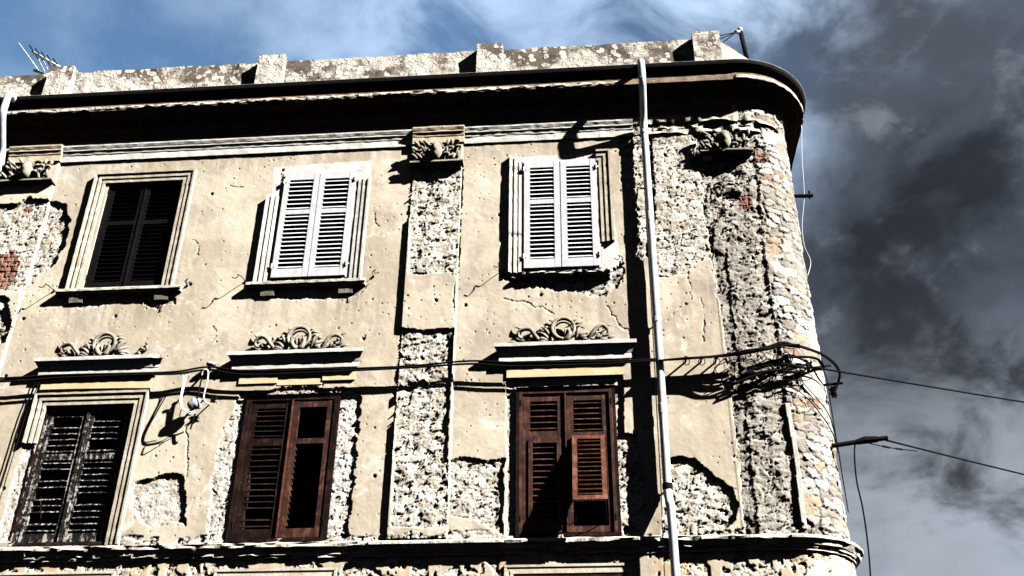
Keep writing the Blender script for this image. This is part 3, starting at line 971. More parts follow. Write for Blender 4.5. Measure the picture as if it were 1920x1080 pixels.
def sill(parent, x0, x1, z0, z1, off, mat, seed, amp=0.012, brackets=True):
    b = MB()
    n = int((x1 - x0) / 0.02)
    s = [x0 + (x1 - x0) * i / n for i in range(n + 1)]
    b.sweep([(-0.03, z0), (off - 0.03, z0 + 0.004), (off - 0.028, z0 + 0.024), (off, z0 + 0.032), (off, z1 - 0.008), (off - 0.006, z1), (-0.03, z1 + 0.012)], s,
            lambda q, k: (0, 0) if k in (0, 6) else (amp * j1(q, seed + k, 16), amp * 0.6 * j1(q, seed + 20 + k, 19)))
    o = b.build('sill', mat, parent)
    if brackets:
        for xx in (x0 + 0.18, x1 - 0.32):
            b = MB()
            b.hexa([(xx, D - 0.030, z0 - 0.10), (xx + 0.17, D - 0.030, z0 - 0.10), (xx + 0.17, D + 0.02, z0 - 0.10), (xx, D + 0.02, z0 - 0.10),
                    (xx, D - 0.055, z0 + 0.002), (xx + 0.17, D - 0.055, z0 + 0.002), (xx + 0.17, D + 0.02, z0 + 0.002), (xx, D + 0.02, z0 + 0.002)])
            b.build('bracket', M_ORN, o)
    return o


def stay(parent, x, z, L=0.15, sgn=-1, seed=0):
    """iron shutter stay: a rod sticking out of the wall ending in an S curl"""
    rnd = random.Random(seed)
    pts = [(x, D + 0.02, z), (x + sgn * 0.01, D - L * 0.55, z + 0.005), (x + sgn * 0.015, D - L, z), (x + sgn * 0.055, D - L - 0.01, z + 0.022),
           (x + sgn * 0.045, D - L - 0.025, z - 0.012), (x + sgn * 0.07, D - L - 0.04, z - 0.045 - 0.02 * rnd.random()), (x + sgn * 0.11, D - L - 0.045, z - 0.035)]
    b = MB()
    b.tube(smooth_path(pts, 5), 0.0055, 6)
    b.tube([(x, D + 0.02, z + 0.0), (x, D - 0.012, z)], 0.018, 8)
    return b.build('shutter_stay', M_IRON, parent)


def hinges(parent, x0, x1, z0, z1, oc, mat):
    for (x, z) in ((x0, z0 + 0.16), (x0, z1 - 0.12), (x1, z0 + 0.16), (x1, z1 - 0.12)):
        b = MB()
        b.tube([(x, D - oc - 0.006, z - 0.035), (x, D - oc - 0.006, z + 0.035)], 0.011, 8)
        b.box(x - 0.035, x + 0.035, oc - 0.002, oc + 0.005, z - 0.012, z + 0.012)
        b.build('hinge', mat, parent)


def window(n, label):
    o = bpy.data.objects.new('window', None)
    C.objects.link(o)
    x0, x1, z0, z1 = WIN[n]
    o.parent = house
    o.location = Vector(((x0 + x1) / 2, D, z0)) - house.location
    o['label'] = label
    return o


_build = MB.build


def build2(self, name, mat, parent=None, smooth=False, label=None):
    o = _build(self, name, mat, parent, smooth, label)
    if parent is not None and parent.name.startswith('window'):
        o.matrix_parent_inverse = Matrix.Translation(house.location + parent.location).inverted()
    return o


MB.build = build2


def frame(win, n, mat, tk=0.035, o0=-0.04, o1=0.012, tks=None):
    x0, x1, z0, z1 = WIN[n]
    b = MB()
    b.box(x0 + 0.005, x0 + tk, o0, o1, z0 + 0.008, z1 - 0.006)
    b.box(x1 - tk, x1 - 0.005, o0, o1, z0 + 0.008, z1 - 0.006)
    b.box(x0 + tk, x1 - tk, o0, o1 - 0.002, z1 - 0.006 - tk, z1 - 0.006)
    return b.build('frame', mat, win)


# W1: black louvered shutters in a full moulded surround
w1 = window(1, 'window with closed black louvered shutters in a complete moulded surround')
jamb(w1, 1, M_TRIM)
surround(w1, -6.46, -5.10, 6.50, 8.245, M_TRIM, left=(6.44, 9), right=(6.44, 9), top=(-9, 9))
frame(w1, 1, M_BLACKP, 0.03, -0.10, -0.020)
leaf(-6.235, -5.757, 6.505, 8.105, -0.030, None, M_BLACKP, parent=w1, midz=7.48, pitch=0.062)
leaf(-5.753, -5.272, 6.505, 8.105, -0.030, None, M_BLACKP, parent=w1, midz=7.48, pitch=0.062)
b = MB()
b.box(-5.766, -5.742, -0.031, -0.019, 6.51, 8.10)
b.build('meeting_bead', M_BLACKP, w1)
sill(w1, -6.56, -4.98, 6.375, 6.445, 0.088, M_EDGE, 11)
stay(w1, -6.62, 6.47, 0.13, -1, 1)
stay(w1, -4.93, 6.47, 0.12, 1, 2)
hinges(w1, -6.262, -5.25, 6.5, 8.1, -0.022, M_IRON)

# W2, W3: white shutters
w2 = window(2, 'window with closed white louvered shutters and part of its left moulding broken off at the top')
jamb(w2, 2, M_WTRIM)
surround(w2, -4.09, -2.76, 6.50, 8.26, M_WTRIM, left=(6.44, 7.76))
surround(w2, -4.09, -2.76, 6.50, 8.26, M_WTRIM, right=(6.44, 7.98))
frame(w2, 2, M_WHITE)
leaf(-3.885, -3.432, 6.53, 8.095, 0.030, None, M_WHITE, parent=w2, midz=7.495, pitch=0.0635, ang=53, Ls=0.027, sj=0.02, rails=(0.12, 0.065, 0.095), stile=0.068)
leaf(-3.422, -2.965, 6.53, 8.095, 0.030, None, M_WHITE, parent=w2, midz=7.495, pitch=0.0635, ang=53, Ls=0.027, sj=0.02, rails=(0.12, 0.065, 0.095), stile=0.068)
sill(w2, -4.16, -2.70, 6.375, 6.445, 0.088, M_EDGE, 31)
stay(w2, -4.20, 6.50, 0.13, -1, 3)
stay(w2, -2.62, 6.50, 0.12, 1, 4)
hinges(w2, -3.89, -2.96, 6.53, 8.095, 0.032, M_WHITE)

w3 = window(3, 'window with closed white louvered shutters and a broken moulding on its right')
jamb(w3, 3, M_WTRIM)
surround(w3, -0.97, 0.31, 6.50, 8.255, M_WTRIM, left=(6.47, 8.235), seed=3)
surround(w3, -0.97, 0.31, 6.50, 8.255, M_TRIM, right=(6.87, 9), top=(0.13, 9), seed=3)
frame(w3, 3, M_WHITE)
leaf(-0.785, -0.338, 6.53, 8.125, 0.030, None, M_WHITE, parent=w3, midz=7.495, pitch=0.0635, ang=53, Ls=0.027, sj=0.02, rails=(0.12, 0.065, 0.10), stile=0.072)
leaf(-0.326, 0.120, 6.53, 8.125, 0.030, None, M_WHITE, parent=w3, midz=7.495, pitch=0.0635, ang=53, Ls=0.027, sj=0.02, rails=(0.12, 0.065, 0.10), stile=0.072)
sill(w3, -0.86, 0.24, 6.385, 6.44, 0.085, M_EDGE, 51, 0.045, False)
stay(w3, -1.03, 6.53, 0.12, -1, 5)
stay(w3, 0.40, 6.56, 0.14, -1, 6)
hinges(w3, -0.79, 0.125, 6.53, 8.12, 0.032, M_WHITE)

# W4: peeling black shutters
w4 = window(4, 'window with peeling, weathered black louvered shutters')
jamb(w4, 4, M_BROWND)
surround(w4, -6.48, -5.12, 3.24, 5.055, M_TRIM, left=(4.44, 9), right=(3.25, 9), top=(-9, 9))
frame(w4, 4, M_PEEL, 0.03, -0.09, -0.03)
leaf(-6.295, -5.825, 3.305, 4.905, -0.040, None, M_PEEL, parent=w4, midz=4.29, pitch=0.070, sj=0.22, seed=5, rails=(0.10, 0.07, 0.08))
leaf(-5.810, -5.335, 3.305, 4.905, -0.040, None, M_PEEL, parent=w4, midz=4.29, pitch=0.070, sj=0.22, seed=9, rails=(0.10, 0.07, 0.08))
b = MB()
b.box(-5.835, -5.800, -0.041, -0.022, 3.31, 4.90)
b.build('meeting_bead', M_PEEL, w4)
hinges(w4, -6.322, -5.31, 3.3, 4.9, -0.03, M_IRON)

# W5: brown shutters, the right leaf has lost its slats
w5 = window(5, 'window with dark brown shutters whose right leaf has lost its slats')
jamb(w5, 5, M_BROWND)
frame(w5, 5, M_BROWND, 0.035, -0.08, 0.0)
leaf(-3.890, -3.425, 3.305, 4.900, -0.020, None, M_BROWND, parent=w5, midz=4.40, pitch=0.066, rails=(0.10, 0.09, 0.09), stile=0.065, seed=3, sj=0.03)
o = leaf(-3.405, -2.940, 3.305, 4.900, -0.012, None, M_BROWN, parent=w5, midz=4.40, pitch=0.066, rails=(0.10, 0.06, 0.09), stile=0.072, skip=(0, 1), label='brown shutter leaf without its slats')
b = MB()
for k in range(14):      # saw-tooth strip that held the missing slats
    z = 3.43 + k * 0.066
    b.add([(-3.336, D + 0.020, z), (-3.336, D + 0.046, z), (-3.334, D + 0.046, z + 0.066), (-3.334, D + 0.020, z + 0.066), (-3.312, D + 0.022, z + 0.006), (-3.312, D + 0.044, z + 0.006)],
          [(0, 4, 3), (1, 2, 5), (0, 1, 5, 4), (4, 5, 2, 3), (0, 3, 2, 1)])
b.build('notched_strip', M_BROWN, w5)
b = MB()
b.box(-3.422, -3.408, -0.02, 0.004, 3.31, 4.90)
b.build('meeting_bead', M_FLAP, w5)
hinges(w5, -3.91, -2.92, 3.3, 4.9, -0.012, M_IRON)

# W6: brown shutters, lower right flap pushed out
w6 = window(6, 'window with red-brown shutters whose lower right flap is propped outwards')
jamb(w6, 6, M_BROWND)
frame(w6, 6, M_BROWN, 0.04, -0.08, 0.0)
leaf(-0.795, -0.335, 3.31, 4.895, -0.020, None, M_BROWN, parent=w6, midz=4.37, pitch=0.066, rails=(0.10, 0.15, 0.09), stile=0.078, seed=4)
# inner flap frame on the left leaf
b = MB()
for (xa, xb, za, zb) in ((-0.735, -0.690, 3.36, 4.35), (-0.425, -0.380, 3.36, 4.35), (-0.690, -0.425, 4.305, 4.35), (-0.690, -0.425, 3.36, 3.41)):
    b.box(xa, xb, -0.018, -0.006, za, zb)
b.build('flap_frame', M_BROWN, w6)
leaf(-0.315, 0.155, 4.375, 4.895, -0.020, None, M_BROWN, parent=w6, pitch=0.066, rails=(0.05, 0.06, 0.09), stile=0.078, seed=6)
b = MB()
b.box(-0.315, -0.262, -0.054, -0.020, 3.31, 4.374)
b.box(0.108, 0.155, -0.054, -0.020, 3.31, 4.374)
b.box(-0.262, 0.108, -0.052, -0.022, 3.31, 3.375)
b.build('lower_leaf_frame', M_BROWN, w6)
HZ = 4.372
ANG = math.asin(0.335 / 0.90)


def flapxf(p):
    q = p - Vector((0, D + 0.010, HZ))
    c, s_ = math.cos(ANG), math.sin(ANG)
    y, z = q.y, q.z
    return Vector((p.x, D + 0.010 + y * c + z * s_, HZ - y * s_ + z * c))


leaf(-0.258, 0.100, 3.465, 4.37, 0.006, None, M_FLAP, name='propped_flap', parent=w6, pitch=0.062, rails=(0.055, 0.06, 0.05), stile=0.052, xf=flapxf, label='orange-brown louvered flap propped outwards', ang=30)
for xx in (-0.24, 0.08):
    b = MB()
    p1 = flapxf(Vector((xx, D, 3.55)))
    b.tube([tuple(p1), (xx, D + 0.03, 3.42)], 0.006, 6)
    b.build('flap_prop', M_IRON, w6)
b = MB()
b.box(-0.331, -0.319, -0.02, 0.004, 3.31, 4.90)
b.build('meeting_bead', M_FLAP, w6)
hinges(w6, -0.82, 0.18, 3.3, 4.9, -0.012, M_IRON)

# tops of the surrounds of the storey below
for (x0, x1) in ((-6.52, -5.10), (-4.02, -2.72), (-0.98, 0.36)):
    b = MB()
    for (a, c, h) in STRIPS[:3]:
        for xs in ((x0 + a, x0 + c), (x1 - c, x1 - a)):
            b.box(xs[0], xs[1], -0.03, h * 0.4, 1.2, 2.97 - c)
        b.box(x0 + a, x1 - a, -0.03, h * 0.4 + 0.002, 2.97 - c, 2.97 - a)
    sr = b.build('lower_window_surround', M_TRIM, house)
    b = MB()
    b.box(x0 + 0.12, x1 - 0.12, -0.03, 0.012, 1.25, 2.86)
    b.build('closed_panel', M_BROWND, sr)


# ------------------------------------------------------------ hood ledges with scroll ornament
def ledge(x0, x1, ztop, seed, brk=0.0):
    cx = (x0 + x1) / 2
    pm = 0.135
    prof = [(-0.03, ztop - 0.235), (0.030, ztop - 0.233), (0.034, ztop - 0.212), (0.068, ztop - 0.208), (0.068, ztop - 0.148), (0.074, ztop - 0.140), (0.086, ztop - 0.105), (0.112, ztop - 0.062), (0.126, ztop - 0.050), (pm, ztop - 0.046), (pm, ztop - 0.004), (pm - 0.006, ztop), (-0.03, ztop + 0.02)]
    b = MB()
    n = 70
    m = len(prof)
    for i in range(n + 1):
        for k, (po, pz) in enumerate(prof):
            ins = (pm - max(po, 0.0)) * 0.9
            x = (x0 + ins) + (x1 - x0 - 2 * ins) * i / n
            jo = 0.006 * j1(x, seed + k, 15)
            if brk and k > 5 and abs(x - brk) < 0.12:
                jo -= 0.03 * (0.5 + j1(x, seed + 3, 20))
            b.v.append((x, D - po - (jo if 0 < k < m - 1 else 0), pz + 0.004 * j1(x, seed + 9 + k, 12)))
    for i in range(n):
        for k in range(m):
            k2 = (k + 1) % m
            b.f.append((i * m + k, i * m + k2, (i + 1) * m + k2, (i + 1) * m + k))
    b.f.append(tuple(reversed(range(m))))
    b.f.append(tuple(n * m + k for k in range(m)))
    return b.build('hood_ledge', M_WTRIM, house)


def scroll(parent, cx, z0, seed, drop=()):
    b = MB()

    def T(pts, r0, r1, off=0.045, k=5, n=8):
        q = []
        for i, p in enumerate(pts):
            o = p[2] if len(p) > 2 else off
            q.append((cx + p[0], D - o * 1.25, z0 + p[1]))
        q = smooth_path(q, k)
        m = len(q)
        b.tube(q, [1.35 * max(0.004, (r0 + (r1 - r0) * i / (m - 1)) * (0.65 + 0.55 * math.sin(math.pi * min(1, 0.15 + i / (m - 1) * 0.85)))) for i in range(m)], n)
    T([(0.128 * math.sin(a), 0.178 + 0.132 * math.cos(a), 0.06) for a in [math.radians(180 + 18 * i) for i in range(21)]], 0.015, 0.015, k=2)
    T([(0.098 * math.sin(a), 0.175 + 0.100 * math.cos(a), 0.035) for a in [math.radians(180 + 24 * i) for i in range(16)]], 0.007, 0.007, k=2)

    def lf(x, z, ang, L, r, o0=0.03, o1=0.07, bend=0.0):
        """pointed, slightly bent leaf lobe"""
        a = math.radians(ang)
        dx, dz = math.cos(a), math.sin(a)
        q = []
        for i in range(9):
            t_ = i / 8
            bb = bend * t_ * t_
            q.append((cx + x + dx * L * t_ - dz * bb, D - (o0 + (o1 - o0) * math.sin(math.pi * t_)), z0 + z + dz * L * t_ + dx * bb))
        b.tube(q, [max(0.002, r * math.sin(math.pi * min(1, 0.12 + 0.88 * i / 8)) ** 0.8) for i in range(9)], 7)
    for sg in (-1, 1):
        rr = random.Random(seed + sg)
        J = lambda s_=0.012: rr.uniform(-s_, s_)

        def A_(d):
            return d if sg > 0 else 180 - d
        if 'in%d' % sg not in drop:
            T([(0.0, 0.03), (sg * 0.045, 0.05, 0.06), (sg * 0.075, 0.11, 0.065), (sg * 0.055, 0.155, 0.06), (sg * 0.028, 0.13, 0.05)], 0.022, 0.010)
            lf(sg * 0.01, 0.04, A_(78), 0.19, 0.016, 0.03, 0.07, sg * 0.02)
            lf(sg * 0.02, 0.04, A_(52), 0.10, 0.020, 0.03, 0.07)
        for k_, (aa, LL, rr_) in enumerate(((72, 0.22, 0.019), (50, 0.20, 0.022), (28, 0.17, 0.022), (8, 0.15, 0.018))):
            lf(sg * (0.135 + 0.012 * k_), 0.03 + (0.02 if k_ == 0 else 0), A_(aa + J(6)), LL + J(), rr_, 0.02, 0.075, sg * (-0.05))
        lf(sg * 0.125, 0.235, A_(35), 0.10, 0.016, 0.02, 0.05, sg * -0.04)
        lf(sg * 0.14, 0.20, A_(12), 0.11, 0.018, 0.02, 0.06, sg * -0.03)
        lf(sg * 0.10, 0.285, A_(30), 0.08, 0.011, 0.015, 0.03)
        if 'out%d' % sg not in drop:
            T([(sg * 0.27, 0.03), (sg * 0.33, 0.10, 0.07), (sg * 0.38 + J(), 0.165, 0.075), (sg * 0.45, 0.185 + J(), 0.07), (sg * 0.51, 0.145, 0.06), (sg * 0.505, 0.085, 0.055), (sg * 0.46, 0.075, 0.05), (sg * 0.445, 0.105, 0.05)], 0.018, 0.012)
            for k_, (aa, LL) in enumerate(((62, 0.15), (38, 0.14), (14, 0.15), (-2, 0.14))):
                lf(sg * (0.35 + 0.02 * k_), 0.025, A_(aa + J(8)), LL + J(), 0.018, 0.015, 0.06, sg * -0.03)
            lf(sg * 0.45, 0.19, A_(20), 0.13, 0.013, 0.02, 0.04, sg * 0.02)
            lf(sg * 0.48, 0.04, A_(14), 0.12, 0.017, 0.015, 0.05, sg * 0.02)
    r2_ = random.Random(seed + 99)
    for i in range(14):
        u_ = r2_.uniform(-0.52, 0.52)
        hmax = 0.26 if abs(u_) < 0.2 else 0.19
        v_ = r2_.uniform(0.02, hmax)
        if math.hypot(u_, v_ - 0.175) < 0.13:
            continue
        a_ = r2_.uniform(0, 3.1)
        l_ = r2_.uniform(0.02, 0.045)
        T([(u_, v_, 0.015), (u_ + l_ * math.cos(a_) * 0.5, v_ + l_ * math.sin(a_) * 0.5 + 0.006, 0.030), (u_ + l_ * math.cos(a_), v_ + l_ * math.sin(a_), 0.018)], 0.014, 0.006, k=3, n=6)
    T([(-0.58, 0.004, 0.03), (0.0, 0.006, 0.03), (0.58, 0.004, 0.03)], 0.014, 0.014)
    return b.build('scroll_ornament', M_ORN, parent, smooth=True)


for k, (x0, x1, zt, fx0, fx1, cx) in enumerate([(-6.56, -4.99, 5.475, -6.46, -5.12, -5.775), (-4.23, -2.62, 5.475, -4.08, -2.72, -3.42), (-1.125, 0.495, 5.475, -0.98, 0.335, -0.33)]):
    ld = ledge(x0, x1, zt, 100 + 30 * k, brk=(-4.99 if k == 0 else 0))
    scroll(ld, cx, zt + 0.012, 7 * k, drop=(('out1',), (), ('in-1',))[k])
    # ochre frieze board below
    b = MB()
    if k == 1:
        b.box(fx0, fx0 + 0.45, -0.02, 0.018, 5.11, 5.239)
        b.box(fx0 + 0.45, fx1 - 0.38, -0.02, 0.006, 5.085, 5.239)
        b.box(fx1 - 0.38, fx1, -0.02, 0.018, 5.125, 5.239)
    elif k == 0:
        b.box(fx0, fx1, -0.02, 0.020, 5.062, 5.239)
    else:
        b.box(fx0, fx1, -0.02, 0.020, 5.088, 5.239)
    b.build('ochre_frieze', M_OCHRE, ld)


# ------------------------------------------------------------ capitals
def capital(x0, x1, z0, z1, seed, base=0.045, broken=False):
    cx = (x0 + x1) / 2
    w_ = x1 - x0
    root = MB()
    n = 20
    m = 6
    amp = 0.02 if broken else 0.006
    root.sweep([(base - 0.06, z0 - 0.004), (base + 0.055, z0), (base + 0.085, z0 + 0.012), (base + 0.085, z0 + 0.034), (base + 0.03, z0 + 0.05), (base - 0.06, z0 + 0.052)], [x0 - 0.03 + (w_ + 0.06) * i / 24 for i in range(25)],
               lambda q, k: (0, 0) if k in (0, 5) else (amp * j1(q, seed + k, 14), amp * 0.5 * j1(q, seed + k + 9, 14)))
    cap = root.build('capital', M_ORN, house)
    # head in the middle
    h = MB()
    hx, hz = cx - 0.01, (z0 + z1) / 2 + 0.01

    def face(d):
        k = 1.0
        if d.y < 0:
            k += 0.20 * math.exp(-((d.x / 0.16) ** 2 + ((d.z + 0.02) / 0.22) ** 2))        # nose
            k -= 0.10 * (math.exp(-(((abs(d.x) - 0.34) / 0.16) ** 2 + ((d.z - 0.16) / 0.12) ** 2)))   # eyes
            k += 0.06 * math.exp(-((d.x / 0.35) ** 2 + ((d.z + 0.72) / 0.15) ** 2))          # chin
            k -= 0.05 * math.exp(-((d.x / 0.25) ** 2 + ((d.z + 0.42) / 0.06) ** 2))         # mouth
        return k
    h.ell((hx, D - base - 0.065, hz), 0.082, 0.100, 0.135, 26, 22, face)
    h.build('carved_head', M_ORN, cap, smooth=True)
    b = MB()
    rnd = random.Random(seed)

    def T(pts, r0, r1):
        q = smooth_path([(p[0], D - base - p[2], p[1]) for p in pts], 5)
        mm = len(q)
        b.tube(q, [max(0.003, (r0 + (r1 - r0) * i / (mm - 1)) * (0.6 + 0.6 * math.sin(math.pi * min(1, 0.2 + 0.8 * i / (mm - 1))))) for i in range(mm)], 7)
    H_ = z1 - z0 - 0.05
    for sg in (-1, 1):
        for row in range(3):
            for c in range(3):
                if broken and rnd.random() < 0.15:
                    continue
                sx = hx + sg * (0.075 + 0.080 * c + rnd.uniform(-0.015, 0.015))
                sz = z0 + 0.05 + H_ * (row + 0.1 + rnd.uniform(0, 0.25)) / 3
                L = rnd.uniform(0.08, 0.115)
                a = math.radians(rnd.uniform(15, 70))
                ex, ez = sx + sg * L * math.cos(a), sz + L * math.sin(a)
                if abs(ex - cx) > w_ / 2 + 0.02:
                    ex = cx + sg * (w_ / 2 + 0.01)
                cu = rnd.choice((-1, 1)) * 0.045
                T([(sx, sz, 0.02), ((sx + ex) / 2 - cu * 0.5, (sz + ez) / 2 + cu * 0.6, 0.075), (ex, min(ez, z1 - 0.01), 0.085), (ex - sg * 0.03, min(ez, z1) - 0.045, 0.06)], 0.023, 0.012)
    for i in range(9):       # hair / top leaves
        a = math.radians(-70 + 140 * i / 8)
        T([(hx + 0.055 * math.sin(a), hz + 0.09 * math.cos(a), 0.05), (hx + 0.085 * math.sin(a), hz + 0.13 * math.cos(a), 0.09), (hx + 0.12 * math.sin(a), hz + 0.135 * math.cos(a), 0.06)], 0.018, 0.010)
    b.build('carved_leaves', M_ORN, cap, smooth=True)
    return cap


capital(-7.72, -7.03, 8.11, 8.47, 3)
capital(-2.215, -1.59, 8.11, 8.47, 12)
capital(1.47, 2.05, 8.11, 8.45, 27, 0.005, True)

# the cushion of white stone under the last capital
b = MB()
b.box(1.47, 1.58, -0.06, 0.02, 8.02, 8.10)
b.build('bracket_stone', M_OCHRE, house)

# ------------------------------------------------------------ rainwater downpipes
def downpipe(x, zbot, label, jog=True, elbow=0.0):
    t = empty('downpipe', (x, D - 0.09, GZ), label, 'drainpipe', 'zinc downpipes on the facade')
    b = MB()
    o = 0.095
    pts = [(x + elbow, D - 0.30, 9.36), (x + elbow, D - 0.40, 9.375), (x + elbow, D - 0.455, 9.30), (x + elbow, D - 0.455, 9.16), (x + elbow * 0.9, D - 0.43, 9.00), (x + elbow * 0.4, D - 0.27, 8.80), (x, D - 0.13, 8.63), (x, D - o, 8.50)]
    b.tube(smooth_path(pts, 6), 0.047, 14)
    b.build('swan_neck', M_ZINC, t, smooth=True)
    b = MB()
    if jog:
        pts = [(x, D - o, 8.52), (x - 0.004, D - o, 7.4), (x - 0.012, D - o, 6.0), (x - 0.02, D - o, 4.8), (x - 0.03, D - o, 3.78), (x - 0.03, D - o - 0.005, 3.68), (x - 0.025, D - 0.17, 3.52), (x - 0.02, D - 0.20, 3.42), (x - 0.02, D - 0.20, 2.2), (x - 0.02, D - 0.20, GZ + 0.15)]
    else:
        pts = [(x, D - o, 8.52), (x, D - o, 6), (x, D - o, 3.6), (x, D - 0.19, 3.40), (x, D - 0.19, GZ + 0.15)]
    b.tube(smooth_path(pts, 6), 0.0455, 16)
    b.build('pipe', M_ZINC, t, smooth=True)
    for z in (8.46, 5.72, 3.74):
        oo = o if z > 3.7 else 0.2
        b = MB()
        xx = x if not jog else x - 0.03 * (8.5 - z) / 4.8
        b.tube([(xx, D - oo, z - 0.03), (xx, D - oo, z + 0.03)], 0.054, 16)
        b.tube([(xx, D - oo, z), (xx, D + 0.02, z)], 0.010, 6)
        b.build('pipe_clamp', M_ZINC if z > 4 else M_IRON, t, smooth=False)
    for z in (7.15, 4.62):
        b = MB()
        xx = x if not jog else x - 0.028 * (8.5 - z) / 4.8
        b.tube([(xx, D - o, z - 0.06), (xx, D - o, z + 0.05), (xx, D - o, z + 0.06)], [0.0485, 0.050, 0.047], 16)
        b.build('pipe_sleeve', M_ZINC, t, smooth=False)
    return t


downpipe(0.755, GZ, 'tall zinc downpipe near the rounded corner, right of the rightmost windows')
t = downpipe(-7.815, GZ, 'zinc downpipe at the left edge beside the leftmost carved capital', jog=False, elbow=0.07)

# ------------------------------------------------------------ cables
def strand(b, pts, r, k=6, n=6):
    b.tube(smooth_path(pts, k), r, n)


cable = MB()
run = [(-60, 716), (40, 711), (110, 706), (250, 702), (330, 700), (392, 692), (470, 700), (690, 692), (780, 688), (880, 681), (960, 684), (1100, 681), (1180, 678), (1240, 675)]
for k, (dz, do) in enumerate(((0, 0), (0.022, 0.012), (-0.012, 0.022))):
    strand(cable, [P3(px, py, 0.105 + do) + Vector((0, 0, dz + 0.008 * math.sin(px * 0.013 + k * 2))) for px, py in run], 0.0125)
c1 = cable.build('cable_run', M_CABLE, smooth=True)
tag(c1, 'long black bundled cable strung along the facade under the window hoods', 'cable')

# bundle right of the pipe, climbing to the corner
b = MB()
run = [(1236, 676), (1286, 672), (1343, 668), (1400, 660), (1440, 652), (1470, 645), (1500, 650)]
rr = random.Random(5)
for k in range(9):
    pts = []
    for i, (px, py) in enumerate(run):
        p = P3(px, py + rr.uniform(-3.5, 3.5) * (1 if i > 2 else 0.35), 0.10 + 0.018 * k * (0.6 if i < 3 else 1.0))
        pts.append(p)
    strand(b, pts, 0.011)
c2 = b.build('cable_bundle', M_CABLE, smooth=True)
tag(c2, 'thick black cable bundle climbing from the downpipe to the rounded corner', 'cable')
for px in (1286, 1315, 1343):
    b = MB()
    p = P3(px, 671, 0.11)
    b.tube([p + Vector((0, 0.13, 0.0)), p + Vector((0, -0.03, 0.0))], 0.012, 8)
    b.ell(p, 0.022, 0.022, 0.022)
    ring = [p + Vector((0.035 * math.cos(a), -0.01, -0.05 + 0.045 * math.sin(a))) for a in [i * math.pi / 8 for i in range(17)]]
    b.tube(ring, 0.005, 6)
    b.build('cable_clip', M_IRON, c2, smooth=True)

# tangle of spare wire on the corner
b = MB()
rr = random.Random(11)
for k in range(12):
    px, py = rr.uniform(1375, 1500), rr.uniform(658, 712)
    pts = []
    a0 = rr.uniform(0, 6)
    rx, ry = rr.uniform(14, 48), rr.uniform(8, 22)
    for i in range(9):
        a = a0 + i * rr.uniform(0.7, 0.95)
        pts.append(P3(px + rx * math.cos(a), py + ry * math.sin(a), 0.05 + 0.03 * math.sin(i + k) + 0.05 * rr.random()))
    strand(b, pts, 0.0055)
for pts in ([(1380, 712), (1420, 690), (1470, 683), (1512, 690), (1560, 685)], [(1375, 720), (1430, 700), (1490, 690), (1520, 680)], [(1400, 690), (1440, 680), (1480, 670), (1530, 672), (1545, 690)], [(1390, 705), (1450, 695), (1505, 700)]):
    strand(b, [P3(px, py, 0.09) for px, py in pts], 0.016)
ob = b.build('wire_tangle', M_CABLE, smooth=True)
tag(ob, 'messy knot of loose black wires hanging on the rounded corner', 'wires')

# insulator block in the middle of the tangle
b = MB()
p = P3(1515, 688, 0.10)
b.tube([p + Vector((0.0, 0.0, 0.05)), p + Vector((0, 0, -0.06))], 0.020, 10)
b.tube([P3(1515, 688, -0.05), p], 0.012, 8)
ob = b.build('cable_anchor', M_IRON, smooth=True)
tag(ob, 'small iron anchor on the corner where the upper overhead wire starts', 'cable anchor')

# cable loop round the corner to the small side bracket
b = MB()
pts = [P3(1500, 650, 0.10), P3(1535, 662, 0.12), PF(1562, 680, -0.2), PF(1574, 700, -0.35), PF(1570, 722, -0.40), PF(1562, 742, -0.40)]
strand(b, pts, 0.014)
strand(b, [p + Vector((0.012, 0.01, 0.014)) for p in pts], 0.010)
ob = b.build('corner_cable_loop', M_CABLE, smooth=True)
tag(ob, 'thick black cable curving round the building corner against the sky', 'cable')

t = empty('cable_bracket', PF(1560, 720, -0.4), 'small iron bracket with a coil at the corner below the curving cable', 'bracket', 'iron brackets on the corner')
b = MB()
b.tube([PF(1545, 722, -0.4), PF(1580, 718, -0.4)], 0.016, 8)
b.build('arm', M_IRON, t)
b = MB()
rr = random.Random(2)
for k in range(7):
    c = PF(1562, 733, -0.4)
    strand(b, [c + Vector((rr.uniform(-.035, .035), rr.uniform(-.03, .03), rr.uniform(-.09, .07))) for i in range(5)], 0.008)
b.build('wire_coil', M_CABLE, t, smooth=True)

t = empty('cable_bracket', PF(1478, 367, -0.6), 'short iron bracket sticking out of the corner high under the eave', 'bracket', 'iron brackets on the corner')
b = MB()
b.tube([PF(1470, 368, -0.6), PF(1524, 367, -0.6)], 0.026, 8)
b.build('arm', M_IRON, t)
b = MB()
b.tube([PF(1517, 358, -0.6), PF(1518, 372, -0.6)], 0.014, 8)
b.build('hook', M_IRON, t)

t = empty('cable_bracket', PF(1575, 833, -0.35), 'long iron arm reaching out from the corner and holding the lower overhead wire', 'bracket', 'iron brackets on the corner')
b = MB()
b.tube([PF(1560, 836, -0.35), PF(1605, 829, -0.35), PF(1664, 821, -0.35)], 0.026, 8)
b.build('arm', M_IRON, t)
b = MB()
b.tube([PF(1606, 829, -0.35), PF(1622, 825, -0.35), PF(1645, 823.5, -0.35)], [0.030, 0.042, 0.034], 8)
b.build('clamp', M_IRON, t)


def wire(name, a, c, sag, r, label, n=24):
    b = MB()
    a, c = Vector(a), Vector(c)
    b.tube([a.lerp(c, i / n) + Vector((0, 0, -sag * 4 * (i / n) * (1 - i / n))) for i in range(n + 1)], r, 6)
    o = b.build(name, M_CABLE, smooth=True)
    return tag(o, label, 'wire', 'overhead wires leaving the corner')


